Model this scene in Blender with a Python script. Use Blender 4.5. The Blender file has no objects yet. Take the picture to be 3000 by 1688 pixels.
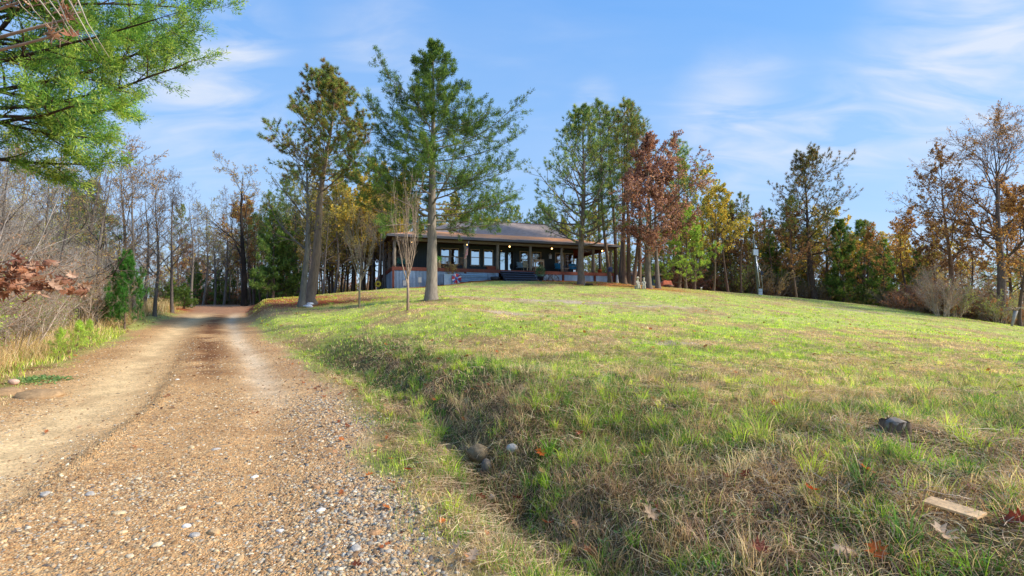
import bpy, math, time
import numpy as np
T0 = time.time()
sc = bpy.context.scene
COL = sc.collection
R = math.radians
PITCH = math.atan(0.052)
CP, SP = math.cos(PITCH), math.sin(PITCH)
HC = 1.6
PI = math.pi

def lin(r, g, b):
    f = lambda c: (c/255/12.92) if c/255 <= .04045 else ((c/255+.055)/1.055)**2.4
    return np.array([f(r), f(g), f(b)])

def P(px, py, Y):
    u, v = (px-1500)/1500, (844-py)/1500
    t = Y/(CP-v*SP)
    return np.array([u*t, Y, HC+(SP+v*CP)*t])

# ------------------------------------------------------------------ noise
def vnoise(x, y, seed=0):
    x = np.asarray(x, float); y = np.asarray(y, float)
    xi = np.floor(x).astype(np.int64); yi = np.floor(y).astype(np.int64)
    fx = x-xi; fy = y-yi
    fx = fx*fx*(3-2*fx); fy = fy*fy*(3-2*fy)
    def h(a, b):
        n = (a*374761393 + b*668265263 + seed*974634777) & 0xFFFFFFFF
        n = ((n ^ (n >> 13))*1274126177) & 0xFFFFFFFF
        return ((n ^ (n >> 16)) & 0xFFFF)/65535.0
    a, b, c, d = h(xi, yi), h(xi+1, yi), h(xi, yi+1), h(xi+1, yi+1)
    return (a*(1-fx)+b*fx)*(1-fy)+(c*(1-fx)+d*fx)*fy
def fbm(x, y, o=4, seed=0):
    s = 0; a = .5; t = 0
    for i in range(o):
        s = s+a*vnoise(x*2**i+17.3*i, y*2**i-9.1*i, seed+i); t += a; a *= .5
    return s/t
def sst(a, b, x):
    t = np.clip((x-a)/(b-a), 0, 1); return t*t*(3-2*t)

# ------------------------------------------------------------------ terrain height
CT = [P(*a) for a in [
 (1500,1400,4.55),(1500,1200,5.9),(1500,1100,8.4),(1500,1000,12.5),(1500,950,16),(1500,922,20),(1500,870,29),(1500,835,38),(1500,821,42.5),
 (1700,1400,4.1),(2000,1500,3.24),(2500,1688,2.45),(2000,1250,5.0),(2400,1200,5.7),(3000,1300,4.4),(3000,1150,7.2),(3000,1688,2.45),(2620,1300,4.3),
 (2000,1000,13.5),(2500,1000,17),(3000,1050,14),(2200,922,24),(2600,905,48),(3000,960,40),(2215,865,50),(1950,846,41),(2000,890,28),(3000,1000,27),(2600,945,30),
 (905,893,26),(1052,900,24),(1195,910,19),(1263,876,24),(1100,850,37),(1150,848,39.6),(1774,826,45),(1300,838,39),(1640,824,43.2),
 (1000,1000,16),(1200,950,17),(1100,930,20),(1200,1100,9.5),(1400,880,26),(1400,822,41.5),(1700,870,31),(1700,840,38)]]
CT += [np.array(a, float) for a in [
 (-12,9,.3),(-18,17,.8),(-25,25,1.25),(-42,30,1.4),(-15,3,.2),(-30,10,.6),(-60,60,.5),(-30,60,1.4),(-12,62,3.0),(4,62,4.0),(20,65,3.2),(-5,0,0),(-3,-8,0),(5,-8,.2),(12,0,.4),
 (45,40,-.5),(40,65,.8),(60,20,-1.2),(30,6,.1),(60,90,-1.5),(0,100,.5),(-60,110,-3),(-100,20,0),(100,-40,-2),(-100,-80,0),(0,-60,-1),(120,160,-6),(-120,200,-7),(0,220,-7),(260,60,-5),(-260,60,-4),
 (-24,45,2.5),(-14,45,3.0),(-8,52,3.5),(12,55,4.1)]]
CT = np.array(CT)
def _U(r2):
    return np.where(r2 < 1e-9, 0, r2*np.log(np.maximum(r2, 1e-9)))*.5
n = len(CT)
A = np.zeros((n+3, n+3))
d2 = ((CT[:, None, :2]-CT[None, :, :2])**2).sum(-1)
A[:n, :n] = _U(d2)+np.eye(n)*.6
A[:n, n] = 1; A[:n, n+1:] = CT[:, :2]; A[n, :n] = 1; A[n+1:, :n] = CT[:, :2].T
W = np.linalg.solve(A, np.concatenate([CT[:, 2], [0, 0, 0]]))
def tps(x, y):
    x = np.asarray(x, float); y = np.asarray(y, float)
    out = W[n]+W[n+1]*x+W[n+2]*y
    for i in range(n):
        out = out+W[i]*_U((x-CT[i, 0])**2+(y-CT[i, 1])**2)
    return out
RY = [-40, -10, 0, 3.1, 8.6, 13, 17.5, 25, 33, 45, 56, 75, 120]
XRt = [14, 4, .75, -.41, -2.72, -5.3, -8.3, -12.9, -17.0, -22.8, -30, -46, -90]
XLt = [2, -3.5, -5.2, -6.3, -8.8, -11.2, -13.5, -16.9, -20.8, -28, -38, -54, -98]
RZ = [-.2, -.05, 0, 0, .1, .38, .72, 1.3, 1.75, 2.5, 2.3, 1.2, -2]
def XR(y): return np.interp(y, RY, XRt)
def XL(y): return np.interp(y, RY, XLt)
def ZR(y):
    return (np.interp(y, RY, RZ)+np.interp(y-1.5, RY, RZ)+np.interp(y+1.5, RY, RZ))/3
def road_w(x, y, soft=.5):
    e = (fbm(x*1.3, y*1.3, 3, 5)-.5)*1.3
    a = (XR(y)-x)*.87+e*.5; b = (x-XL(y))*.87+e*.7
    return sst(-soft, soft, a)*sst(-soft*1.2, soft*1.2, b)
def crest_line(x): return 6.3+.15*np.clip(x, 0, 9)+.9*np.clip(-x, 0, 9)
def H(x, y, micro=True):
    x = np.asarray(x, float); y = np.asarray(y, float)
    far = np.clip(np.maximum(np.abs(x), np.abs(y-40))-250, 0, None)
    b = tps(np.clip(x, -300, 300), np.clip(y, -250, 330))
    b = np.where(far > 0, np.maximum(b, -9), b)
    a = (XR(y)-x)*.87; c = (x-XL(y))*.87
    w = sst(-1.0, .15, a)*sst(-1.5, .2, c)
    b = b*(1-w)+ZR(y)*w
    s = np.clip((x-XL(y))/(XR(y)-XL(y)), -1, 2)
    near = 1-sst(25, 40, y)
    rut = -.05*np.exp(-((s-.34)/.11)**2)-.035*np.exp(-((s-.80)/.07)**2)+.03*np.exp(-((s-.52)/.05)**2)
    b = b+rut*w*near
    d = -a
    f = 1-sst(11, 18, y)
    b = b-.34*np.exp(-((d-.9)/.5)**2)*f+.12*np.exp(-((d-2.2)/.55)**2)*f*sst(5, 7, y)
    cl_ = crest_line(x)+(fbm(x*.9, y*0, 2, 6)-.5)*1.2
    bd = sst(0, 1.5, cl_-y)*sst(.4, 1.2, d)*(1-sst(1.2, 3.4, x))*(1-sst(18, 20, y))
    b = b-.26*bd
    if micro:
        g = 1-w
        rb = (1-sst(7, 10, y))*sst(.3, 1, d)
        b = b+g*((fbm(x*.9, y*.9, 3, 1)-.5)*.16+(fbm(x*4.5, y*4.5, 3, 2)-.5)*(.07+.07*rb))*np.clip(1.2-y/70, .2, 1)
        b = b+w*((fbm(x*2, y*2, 3, 3)-.5)*.028+(fbm(x*14, y*14, 2, 4)-.5)*.018)
        # tyre tread ridge beside the left rut
        k = (s-.475)/.028
        q = y*.9-x*.45
        tread = np.exp(-k*k)*(.024*np.sin(q*2*PI/.17+k*.9)+.018)*(1-sst(10, 16, y))*w*sst(.3, .5, fbm(x*.5, y*.5, 2, 8)+.2)
        b = b+tread*1.25-.008*np.exp(-((s-.45)/.02)**2)*w*(1-sst(12, 18, y))
    return b
def G(px, Y):
    x = (px-1500)/1500*Y
    return np.array([x, Y, float(H(np.array([x]), np.array([Y]))[0])])

# ------------------------------------------------------------------ mesh helpers
def build_mesh(name, V, F, C=None, mat=None, smooth=False):
    """F: list of (k, array(m,k)); C: per-vertex colours"""
    me = bpy.data.meshes.new(name)
    V = np.asarray(V, np.float32)
    me.vertices.add(len(V)); me.vertices.foreach_set('co', V.ravel())
    F = [f for f in F if len(f)]
    nl = sum(f.size for f in F); nf = sum(len(f) for f in F)
    me.loops.add(nl); me.polygons.add(nf)
    me.loops.foreach_set('vertex_index', np.concatenate([f.ravel() for f in F]).astype(np.int32))
    tot = np.concatenate([np.full(len(f), f.shape[1], np.int32) for f in F])
    st = np.concatenate([[0], np.cumsum(tot)[:-1]]).astype(np.int32)
    me.polygons.foreach_set('loop_start', st)
    if smooth: me.polygons.foreach_set('use_smooth', np.ones(nf, bool))
    else: me.polygons.foreach_set('use_smooth', np.zeros(nf, bool))
    if C is not None:
        a = me.color_attributes.new('col', 'FLOAT_COLOR', 'POINT')
        c4 = np.ones((len(V), 4), np.float32); c4[:, :3] = C
        a.data.foreach_set('color', c4.ravel())
    me.update(calc_edges=True)
    if mat: me.materials.append(mat)
    return me

class Geo:
    def __init__(s): s.V = []; s.Q = []; s.T = []; s.C = []; s.n = 0
    def add(s, V, quads=None, tris=None, col=(.5, .5, .5)):
        V = np.asarray(V, float).reshape(-1, 3)
        if quads is not None and len(quads): s.Q.append(np.asarray(quads).reshape(-1, 4)+s.n)
        if tris is not None and len(tris): s.T.append(np.asarray(tris).reshape(-1, 3)+s.n)
        c = np.asarray(col, float)
        s.C.append(np.broadcast_to(c, (len(V), 3)) if c.ndim == 1 else c)
        s.V.append(V); s.n += len(V)
    def mesh(s, name, mat, smooth=False):
        F = []
        if s.Q: F.append(np.concatenate(s.Q))
        if s.T: F.append(np.concatenate(s.T))
        return build_mesh(name, np.concatenate(s.V), F, np.concatenate(s.C), mat, smooth)
    def box(s, a, b, col=(.5, .5, .5), M=None):
        a = np.array(a, float); b = np.array(b, float)
        V = np.array([[x, y, z] for x in (a[0], b[0]) for y in (a[1], b[1]) for z in (a[2], b[2])])
        if M is not None: V = V@M[0].T+M[1]
        s.add(V, [[0, 1, 3, 2], [4, 6, 7, 5], [0, 4, 5, 1], [2, 3, 7, 6], [0, 2, 6, 4], [1, 5, 7, 3]], col=col)
    def tube(s, pts, rad, k=8, col=(.5, .5, .5), cap=True, rough=0, rng=None):
        pts = np.asarray(pts, float); m = len(pts)
        rad = np.broadcast_to(np.asarray(rad, float), (m,))
        T = np.gradient(pts, axis=0); T /= np.linalg.norm(T, axis=1)[:, None]+1e-9
        ref = np.array([0, 0, 1.]) if abs(T[0, 2]) < .9 else np.array([1., 0, 0])
        U = np.cross(T, ref); U /= np.linalg.norm(U, axis=1)[:, None]+1e-9
        Vv = np.cross(T, U)
        th = np.arange(k)*2*PI/k
        rr = rad[:, None]*np.ones(k)
        if rough and rng is not None:
            rr = rr*(1+rough*(rng.random(k)[None]-.5)*1.4+rough*(rng.random((m, k))-.5))
        ring = pts[:, None]+rr[..., None]*(np.cos(th)[None, :, None]*U[:, None]+np.sin(th)[None, :, None]*Vv[:, None])
        i = np.arange(m-1)[:, None]*k; j = np.arange(k)[None]; j2 = (j+1) % k
        q = np.stack([i+j, i+j2, i+k+j2, i+k+j], -1).reshape(-1, 4)
        V = ring.reshape(-1, 3)
        tr = None
        if cap:
            V = np.concatenate([V, pts[:1], pts[-1:]])
            c0, c1 = m*k, m*k+1
            tr = [[c0, (a+1) % k, a] for a in range(k)]+[[c1, (m-1)*k+a, (m-1)*k+(a+1) % k] for a in range(k)]
        s.add(V, q, tr, col)
    def segs(s, A0, A1, r0, r1, k=3, col=(.3, .3, .3)):
        D = A1-A0; L = np.linalg.norm(D, axis=1)[:, None]+1e-9; D = D/L
        ref = np.where(np.abs(D[:, 2:3]) < .9, [[0, 0, 1.]], [[1., 0, 0]])
        U = np.cross(D, ref); U /= np.linalg.norm(U, axis=1)[:, None]+1e-9
        Vv = np.cross(D, U)
        th = np.arange(k)*2*PI/k
        o = np.cos(th)[None, :, None]*U[:, None]+np.sin(th)[None, :, None]*Vv[:, None]
        ra = A0[:, None]+o*r0[:, None, None]; rb = A1[:, None]+o*r1[:, None, None]
        V = np.concatenate([ra, rb], 1).reshape(-1, 3)
        b = np.arange(len(A0))[:, None]*2*k
        j = np.arange(k); j2 = (j+1) % k
        q = np.stack([b+j, b+j2, b+k+j2, b+k+j], -1).reshape(-1, 4)
        c = np.asarray(col, float)
        if c.ndim == 2: c = np.repeat(c, 2*k, axis=0)
        s.add(V, q, None, c)
    def leaves(s, Pp, D, N, L, Wd, col):
        """rhombic leaves: base P, along D, side = D x N"""
        S = np.cross(D, N); S /= np.linalg.norm(S, axis=1)[:, None]+1e-9
        L = L[:, None]; Wd = Wd[:, None]
        V = np.stack([Pp, Pp+D*L*.45+S*Wd*.5, Pp+D*L, Pp+D*L*.45-S*Wd*.5], 1).reshape(-1, 3)
        b = np.arange(len(Pp))[:, None]*4
        s.add(V, b+np.arange(4), None, np.repeat(col, 4, axis=0))
    def needles(s, Pp, D, L, Wd, col, rng):
        S = unit(rng.normal(size=D.shape)); S = S-D*(S*D).sum(1)[:, None]; S = unit(S)
        V = np.stack([Pp-S*Wd[:, None]*.5, Pp+S*Wd[:, None]*.5, Pp+D*L[:, None]], 1).reshape(-1, 3)
        b = np.arange(len(Pp))[:, None]*3
        s.add(V, None, b+np.arange(3), np.repeat(col, 3, axis=0))
def unit(v): return v/(np.linalg.norm(v, axis=-1, keepdims=True)+1e-9)

def link(o, parent=None):
    COL.objects.link(o)
    if parent: o.parent = parent
    return o
def part(name, geo, mat=None, parent=None, smooth=False, label=None):
    me = geo.mesh(name, mat, smooth) if isinstance(geo, Geo) else geo
    o = bpy.data.objects.new(name, me); link(o, parent)
    if label: o['label'] = label
    return o
def thing(name, label, cat, loc=(0, 0, 0), rz=0, group=None):
    o = bpy.data.objects.new(name, None); o.empty_display_size = .2
    link(o); o.location = loc; o.rotation_euler = (0, 0, rz)
    o['label'] = label; o['category'] = cat
    if group: o['group'] = group
    return o
def tag(o, label, cat, group=None):
    o['label'] = label; o['category'] = cat
    if group: o['group'] = group
    return o
def kind(o, k, label=None, cat=None):
    o['kind'] = k
    if label: o['label'] = label
    if cat: o['category'] = cat
    return o

# ------------------------------------------------------------------ materials
def mat_new(name):
    m = bpy.data.materials.new(name); m.use_nodes = True
    nt = m.node_tree; nt.nodes.clear()
    return m, nt, nt.nodes, nt.links
def nd(ns, t, **k):
    x = ns.new(t)
    for a, b in k.items():
        if a in x.inputs: x.inputs[a].default_value = b
        else: setattr(x, a, b)
    return x
def mixc(nt, f, a, b, mode='MIX'):
    m = nt.nodes.new('ShaderNodeMix'); m.data_type = 'RGBA'; m.blend_type = mode
    for i, v in ((0, f), (6, a), (7, b)):
        if hasattr(v, 'is_linked') or hasattr(v, 'node'): nt.links.new(v, m.inputs[i])
        else: m.inputs[i].default_value = v if i == 0 else (*v[:3], 1)
    return m.outputs[2]
def ramp(nt, src, stops, interp='LINEAR'):
    r = nt.nodes.new('ShaderNodeValToRGB'); r.color_ramp.interpolation = interp
    while len(r.color_ramp.elements) < len(stops): r.color_ramp.elements.new(.5)
    for e, (p, c) in zip(r.color_ramp.elements, stops):
        e.position = p; e.color = (*c[:3], 1) if hasattr(c, '__len__') else (c, c, c, 1)
    nt.links.new(src, r.inputs[0]); return r.outputs[0]
def mat_leaf(name, trans=.4, rough=.6, spec=.2, var=.25, gain=1.0):
    m, nt, ns, ls = mat_new(name)
    at = nd(ns, 'ShaderNodeAttribute', attribute_name='col')
    oi = nd(ns, 'ShaderNodeObjectInfo')
    tc = nd(ns, 'ShaderNodeTexCoord')
    no = nd(ns, 'ShaderNodeTexNoise', Scale=1.1, Detail=2.0); ls.new(tc.outputs['Object'], no.inputs[0])
    v = ramp(nt, no.outputs[0], [(.3, 1-var), (.7, 1+var)])
    c = mixc(nt, 1.0, at.outputs[0], v, 'MULTIPLY')
    hs = nd(ns, 'ShaderNodeHueSaturation'); ls.new(c, hs.inputs['Color'])
    mr = nd(ns, 'ShaderNodeMapRange'); ls.new(oi.outputs['Random'], mr.inputs[0])
    mr.inputs[3].default_value = .82*gain; mr.inputs[4].default_value = 1.16*gain
    ls.new(mr.outputs[0], hs.inputs['Value'])
    pb = nd(ns, 'ShaderNodeBsdfPrincipled', Roughness=rough)
    pb.inputs['Specular IOR Level'].default_value = spec
    ls.new(hs.outputs[0], pb.inputs['Base Color'])
    tr = nd(ns, 'ShaderNodeBsdfTranslucent')
    tcol = mixc(nt, 1.0, hs.outputs[0], (1.25, 1.2, .75), 'MULTIPLY'); ls.new(tcol, tr.inputs[0])
    mx = nd(ns, 'ShaderNodeMixShader'); mx.inputs[0].default_value = trans
    ls.new(pb.outputs[0], mx.inputs[1]); ls.new(tr.outputs[0], mx.inputs[2])
    o = nd(ns, 'ShaderNodeOutputMaterial'); ls.new(mx.outputs[0], o.inputs[0])
    return m
def mat_col(name, rough=.8, noise_scale=8, amt=.3, bump=.0, bscale=30, spec=.3, metal=0, stretch=(1, 1, 1), coords='Object'):
    """attribute colour with procedural variation and bump"""
    m, nt, ns, ls = mat_new(name)
    at = nd(ns, 'ShaderNodeAttribute', attribute_name='col')
    tc = nd(ns, 'ShaderNodeTexCoord'); mp = nd(ns, 'ShaderNodeMapping'); mp.inputs['Scale'].default_value = stretch
    ls.new(tc.outputs[coords], mp.inputs[0])
    no = nd(ns, 'ShaderNodeTexNoise', Scale=noise_scale, Detail=5.0, Roughness=.65); ls.new(mp.outputs[0], no.inputs[0])
    v = ramp(nt, no.outputs[0], [(.25, 1-amt), (.75, 1+amt)])
    c = mixc(nt, 1.0, at.outputs[0], v, 'MULTIPLY')
    pb = nd(ns, 'ShaderNodeBsdfPrincipled', Roughness=rough, Metallic=metal)
    pb.inputs['Specular IOR Level'].default_value = spec
    ls.new(c, pb.inputs['Base Color'])
    if bump:
        n2 = nd(ns, 'ShaderNodeTexNoise', Scale=bscale, Detail=4.0); ls.new(mp.outputs[0], n2.inputs[0])
        bp = nd(ns, 'ShaderNodeBump', Strength=bump); bp.inputs['Distance'].default_value = .03
        ls.new(n2.outputs[0], bp.inputs['Height']); ls.new(bp.outputs[0], pb.inputs['Normal'])
    o = nd(ns, 'ShaderNodeOutputMaterial'); ls.new(pb.outputs[0], o.inputs[0])
    return m
M_leaf = mat_leaf('foliage', trans=.46, gain=1.85)
M_grass = mat_leaf('grass_blade', trans=.4, rough=.55, spec=.2, var=.16, gain=1.5)
M_dryleaf = mat_leaf('dry_leaf', trans=.25, rough=.6, var=.2)
M_bark = mat_col('bark', .9, 3, .45, .9, 14, .15, stretch=(6, 6, 1.0))
M_twig = mat_col('twig', .85, 5, .3, 0)
M_stone = mat_col('stone', .85, 25, .35, .3, 60, .12)
M_paint = mat_col('paint', .5, 3, .12, .05, 40, .4)
M_wood = mat_col('wood', .8, 6, .35, .3, 30, .2, stretch=(1, 1, 5))
M_metal = mat_col('metal', .38, 4, .2, .05, 30, .5, metal=.55)
M_plastic = mat_col('coated', .45, 6, .08)

def mat_ground():
    m, nt, ns, ls = mat_new('ground_mix')
    at = nd(ns, 'ShaderNodeAttribute', attribute_name='col')
    ar = nd(ns, 'ShaderNodeAttribute', attribute_name='road')
    ge = nd(ns, 'ShaderNodeNewGeometry'); pos = ge.outputs['Position']
    n1 = nd(ns, 'ShaderNodeTexNoise', Scale=2.2, Detail=8.0, Roughness=.72); ls.new(pos, n1.inputs[0])
    n2 = nd(ns, 'ShaderNodeTexNoise', Scale=28.0, Detail=6.0, Roughness=.7); ls.new(pos, n2.inputs[0])
    v1 = ramp(nt, n1.outputs[0], [(.3, .68), (.7, 1.32)])
    v2 = ramp(nt, n2.outputs[0], [(.3, .5), (.72, 1.5)])
    base = mixc(nt, 1.0, at.outputs[0], v1, 'MULTIPLY'); base = mixc(nt, 1.0, base, v2, 'MULTIPLY')
    # gravel: two voronoi layers
    def grav(scale, seedrot):
        mp = nd(ns, 'ShaderNodeMapping'); mp.inputs['Rotation'].default_value = (0, 0, seedrot); ls.new(pos, mp.inputs[0])
        vo = nd(ns, 'ShaderNodeTexVoronoi', Scale=scale); ls.new(mp.outputs[0], vo.inputs[0])
        sep = nd(ns, 'ShaderNodeSeparateColor'); ls.new(vo.outputs['Color'], sep.inputs[0])
        c = ramp(nt, sep.outputs[0], [(0, lin(128, 92, 58)), (.22, lin(186, 148, 104)), (.45, lin(214, 182, 136)), (.65, lin(190, 164, 132)), (.78, lin(232, 214, 184)), (.9, lin(140, 140, 142)), (1, lin(92, 84, 78))])
        e = ramp(nt, vo.outputs['Distance'], [(.25, 1.08), (.62, .45)])
        return mixc(nt, .8, c, mixc(nt, 1.0, c, e, 'MULTIPLY')), vo.outputs['Distance']
    g1, d1 = grav(55, .4); g2, d2 = grav(24, 1.3)
    msk = nd(ns, 'ShaderNodeTexNoise', Scale=9.0, Detail=3.0); ls.new(pos, msk.inputs[0])
    gm = ramp(nt, msk.outputs[0], [(.45, 0), (.62, 1)])
    g = mixc(nt, gm, g1, g2)
    v1r = ramp(nt, n1.outputs[0], [(.3, .88), (.7, 1.12)])
    bright = mixc(nt, 1.0, at.outputs[0], v1r, 'MULTIPLY')
    bright2 = mixc(nt, 1.0, bright, (2.6, 2.75, 3.0), 'MULTIPLY')
    g = mixc(nt, 1.0, g, bright2, 'MULTIPLY')
    # alpha of attribute 'road' = gravel amount
    gv = mixc(nt, .62, mixc(nt, 1.0, bright, v2, 'MULTIPLY'), g)
    col = mixc(nt, ar.outputs['Fac'], base, gv)
    pb = nd(ns, 'ShaderNodeBsdfPrincipled', Roughness=.92); pb.inputs['Specular IOR Level'].default_value = .12
    ls.new(col, pb.inputs['Base Color'])
    hh = mixc(nt, ar.outputs['Fac'], n2.outputs[0], ramp(nt, d1, [(0, 1), (.6, 0)]))
    bp = nd(ns, 'ShaderNodeBump', Strength=.6); bp.inputs['Distance'].default_value = .025
    ls.new(hh, bp.inputs['Height']); ls.new(bp.outputs[0], pb.inputs['Normal'])
    o = nd(ns, 'ShaderNodeOutputMaterial'); ls.new(pb.outputs[0], o.inputs[0])
    return m
M_ground = mat_ground()

# ------------------------------------------------------------------ ground colours
C_green = lin(112, 112, 62); C_yg = lin(172, 174, 96); C_straw = lin(166, 140, 96); C_dirt = lin(150, 124, 92)
C_dk = lin(50, 42, 30); C_pine = lin(160, 84, 44); C_road = lin(196, 166, 126); C_leaf = lin(120, 78, 52); C_pale = lin(184, 164, 140)
def blob(x, y, px, py, Y, rx, ry):
    c = P(px, py, Y); return np.exp(-(((x-c[0])/rx)**2+((y-c[1])/ry)**2))
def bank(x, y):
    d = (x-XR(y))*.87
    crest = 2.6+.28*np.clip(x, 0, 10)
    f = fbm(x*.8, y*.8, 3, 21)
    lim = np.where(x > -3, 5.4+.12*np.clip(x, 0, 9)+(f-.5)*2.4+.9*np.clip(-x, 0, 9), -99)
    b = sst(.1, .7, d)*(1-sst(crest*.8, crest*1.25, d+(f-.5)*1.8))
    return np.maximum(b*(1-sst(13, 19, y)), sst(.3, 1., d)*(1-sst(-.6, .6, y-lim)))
def greenness(x, y):
    g = fbm(x*.55, y*.55, 4, 31)*.62+fbm(x*2.1, y*2.1, 3, 37)*.38
    g2 = fbm(x*1.5+7, y*1.5, 3, 39); n_ = 1-sst(7, 13, y)
    return np.clip(sst(.36, .62, g+.04*sst(9, 26, y))*(1-.55*n_)+.55*n_*sst(.45, .58, g2), 0, 1)
def ground_attr(x, y):
    w = road_w(x, y, .25)
    g = greenness(x, y)[:, None]; far = sst(7, 24, y)[:, None]
    green = C_green*(1-far)+C_yg*far
    col = C_straw*(1-g)+green*g
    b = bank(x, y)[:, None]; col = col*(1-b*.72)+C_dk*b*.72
    # bare pale patches on the lawn
    for a in [(1640, 878, 27, 3.2, 1.3), (1500, 925, 20, 1.6, .8), (2050, 1010, 12.6, 1.6, .35), (2500, 890, 36, 4.5, .5), (1900, 900, 26, 2.2, .6), (1370, 875, 28, 2.0, .6)]:
        k = (blob(x, y, a[0], a[1], a[2], a[3], a[4])*sst(.3, .55, fbm(x*1.2, y*1.2, 3, 51)))[:, None]
        col = col*(1-k)+C_pale*k
    # wet brown swale on the right
    k = (sst(.5, 0, np.abs((y-36)+(x-25)*.55)/2.2)*sst(17, 20, x)*(1-sst(34, 38, x))*sst(.4, .6, fbm(x*.9, y*.9, 3, 57)))[:, None]
    col = col*(1-k*.7)+lin(112, 84, 60)*k*.7
    # pine straw beds
    hs = (x*-.33+(y-44.3)*.94)
    k1 = sst(-2.3, -.4, (hs+1.5)+(fbm(x*.7, y*.7, 3, 61)-.5)*2)*sst(32, 37, y)
    k2 = blob(x, y, 1703, 815, 40, 2.6, 1.1)+blob(x, y, 1830, 826, 42, 5, 1.5)+blob(x, y, 1930, 842, 39.5, 3.2, 1)
    k3 = sst(0, 1.6, (y-.62*x-41.2)+(fbm(x*.5, y*.5, 3, 63)-.5)*3)*sst(-3, -7, x)
    k4 = blob(x, y, 930, 893, 26.5, 3.5, 1.4)+blob(x, y, 830, 890, 30, 5, 3)
    k = np.clip(np.maximum(np.maximum(k1, k2), np.maximum(k3, k4)), 0, 1)[:, None]
    pc = C_pine*(1-.45*sst(-5, -12, x)[:, None]*sst(30, 40, y)[:, None])
    col = col*(1-k)+pc*k
    # bare dirt ring round the cedar, with its shadow painted into the colour
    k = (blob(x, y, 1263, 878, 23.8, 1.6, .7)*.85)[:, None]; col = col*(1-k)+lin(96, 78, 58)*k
    # left thicket floor
    l = (XL(y)-x)*.87
    k = sst(.2, 1.2, l+(fbm(x*1.1, y*1.1, 3, 71)-.5)*1.2)[:, None]; col = col*(1-k)+(C_leaf*.8+C_dk*.2)*k
    k = (sst(-.5, .1, l)*(1-sst(.9, 1.6, l))*sst(.5, .6, fbm(x*.6, y*.6, 2, 73)))[:, None]; col = col*(1-k*.5)+lin(150, 150, 84)*k*.5
    # road
    s = np.clip((x-XL(y))/(XR(y)-XL(y)), -1, 2)
    rc = np.broadcast_to(C_road, col.shape).copy()
    k = (np.exp(-((s-.30)/.15)**2)*.85)[:, None]; rc = rc*(1-k)+lin(218, 188, 140)*k
    k = (np.exp(-((s-.80)/.07)**2)*.85*sst(6, 11, y))[:, None]; rc = rc*(1-k)+lin(218, 196, 164)*k
    k = (np.exp(-((s-.60)/.11)**2)*sst(9, 13, y)*sst(.32, .55, fbm(x*.9, y*.9, 3, 81))*.9)[:, None]; rc = rc*(1-k)+lin(112, 78, 56)*k
    k = (sst(.55, .75, fbm(x*.8, y*.8, 3, 83))*.3*(1-w*.0))[:, None]; rc = rc*(1-k)+lin(150, 114, 78)*k
    k = (sst(.43, .46, s)*(1-sst(.47, .51, s))*(1-sst(11, 17, y))*.3*fbm(x*3, y*3, 2, 84))[:, None]; rc = rc*(1-k)+lin(120, 90, 62)*k
    k = sst(28, 34, y)[:, None]; rc = rc*(1-k)+lin(158, 118, 88)*k
    k = (sst(.86, 1.0, s)*(1-sst(10, 20, y))*.35)[:, None]; rc = rc*(1-k)+lin(160, 150, 136)*k
    col = col*(1-w[:, None])+rc*w[:, None]
    col = col*1.1
    grav = w*(1-.85*np.exp(-((s-.30)/.13)**2))*(1-.7*np.exp(-((s-.80)/.07)**2)*sst(7, 11, y))*(1-sst(26, 33, y))
    return col, grav, w

def spacing(lo, hi, fine_lo, fine_hi, s0, grow, smax):
    a = list(np.arange(fine_lo, fine_hi, s0)); x = a[-1]; s = s0
    while x < hi: s = min(s*(1+grow), smax if x < 150 else 40); x += s; a.append(x)
    x = fine_lo; s = s0; b = []
    while x > lo: s = min(s*(1+grow), smax if x > -150 else 40); x -= s; b.append(x)
    return np.array(b[::-1]+a)
gx = spacing(-700, 700, -7, 5, .032, .022, 6)
gy = spacing(-400, 900, 2.2, 7, .03, .012, 6)
XX, YY = np.meshgrid(gx, gy)
x, y = XX.ravel(), YY.ravel()
z = H(x, y)
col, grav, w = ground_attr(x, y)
nx, ny = len(gx), len(gy)
idx = np.arange(nx*ny).reshape(ny, nx)
quads = np.stack([idx[:-1, :-1], idx[:-1, 1:], idx[1:, 1:], idx[1:, :-1]], -1).reshape(-1, 4)
isroad = w[quads].mean(1) > .5
V = np.stack([x, y, z], 1)
for nm, sel in (('ground', ~isroad), ('road', isroad)):
    q = quads[sel]; used, inv = np.unique(q, return_inverse=True)
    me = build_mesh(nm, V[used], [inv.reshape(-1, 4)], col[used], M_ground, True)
    a = me.attributes.new('road', 'FLOAT', 'POINT'); a.data.foreach_set('value', grav[used].astype(np.float32))
    o = bpy.data.objects.new(nm, me); link(o); kind(o, 'structure')
print('terrain', len(V), time.time()-T0)

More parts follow.
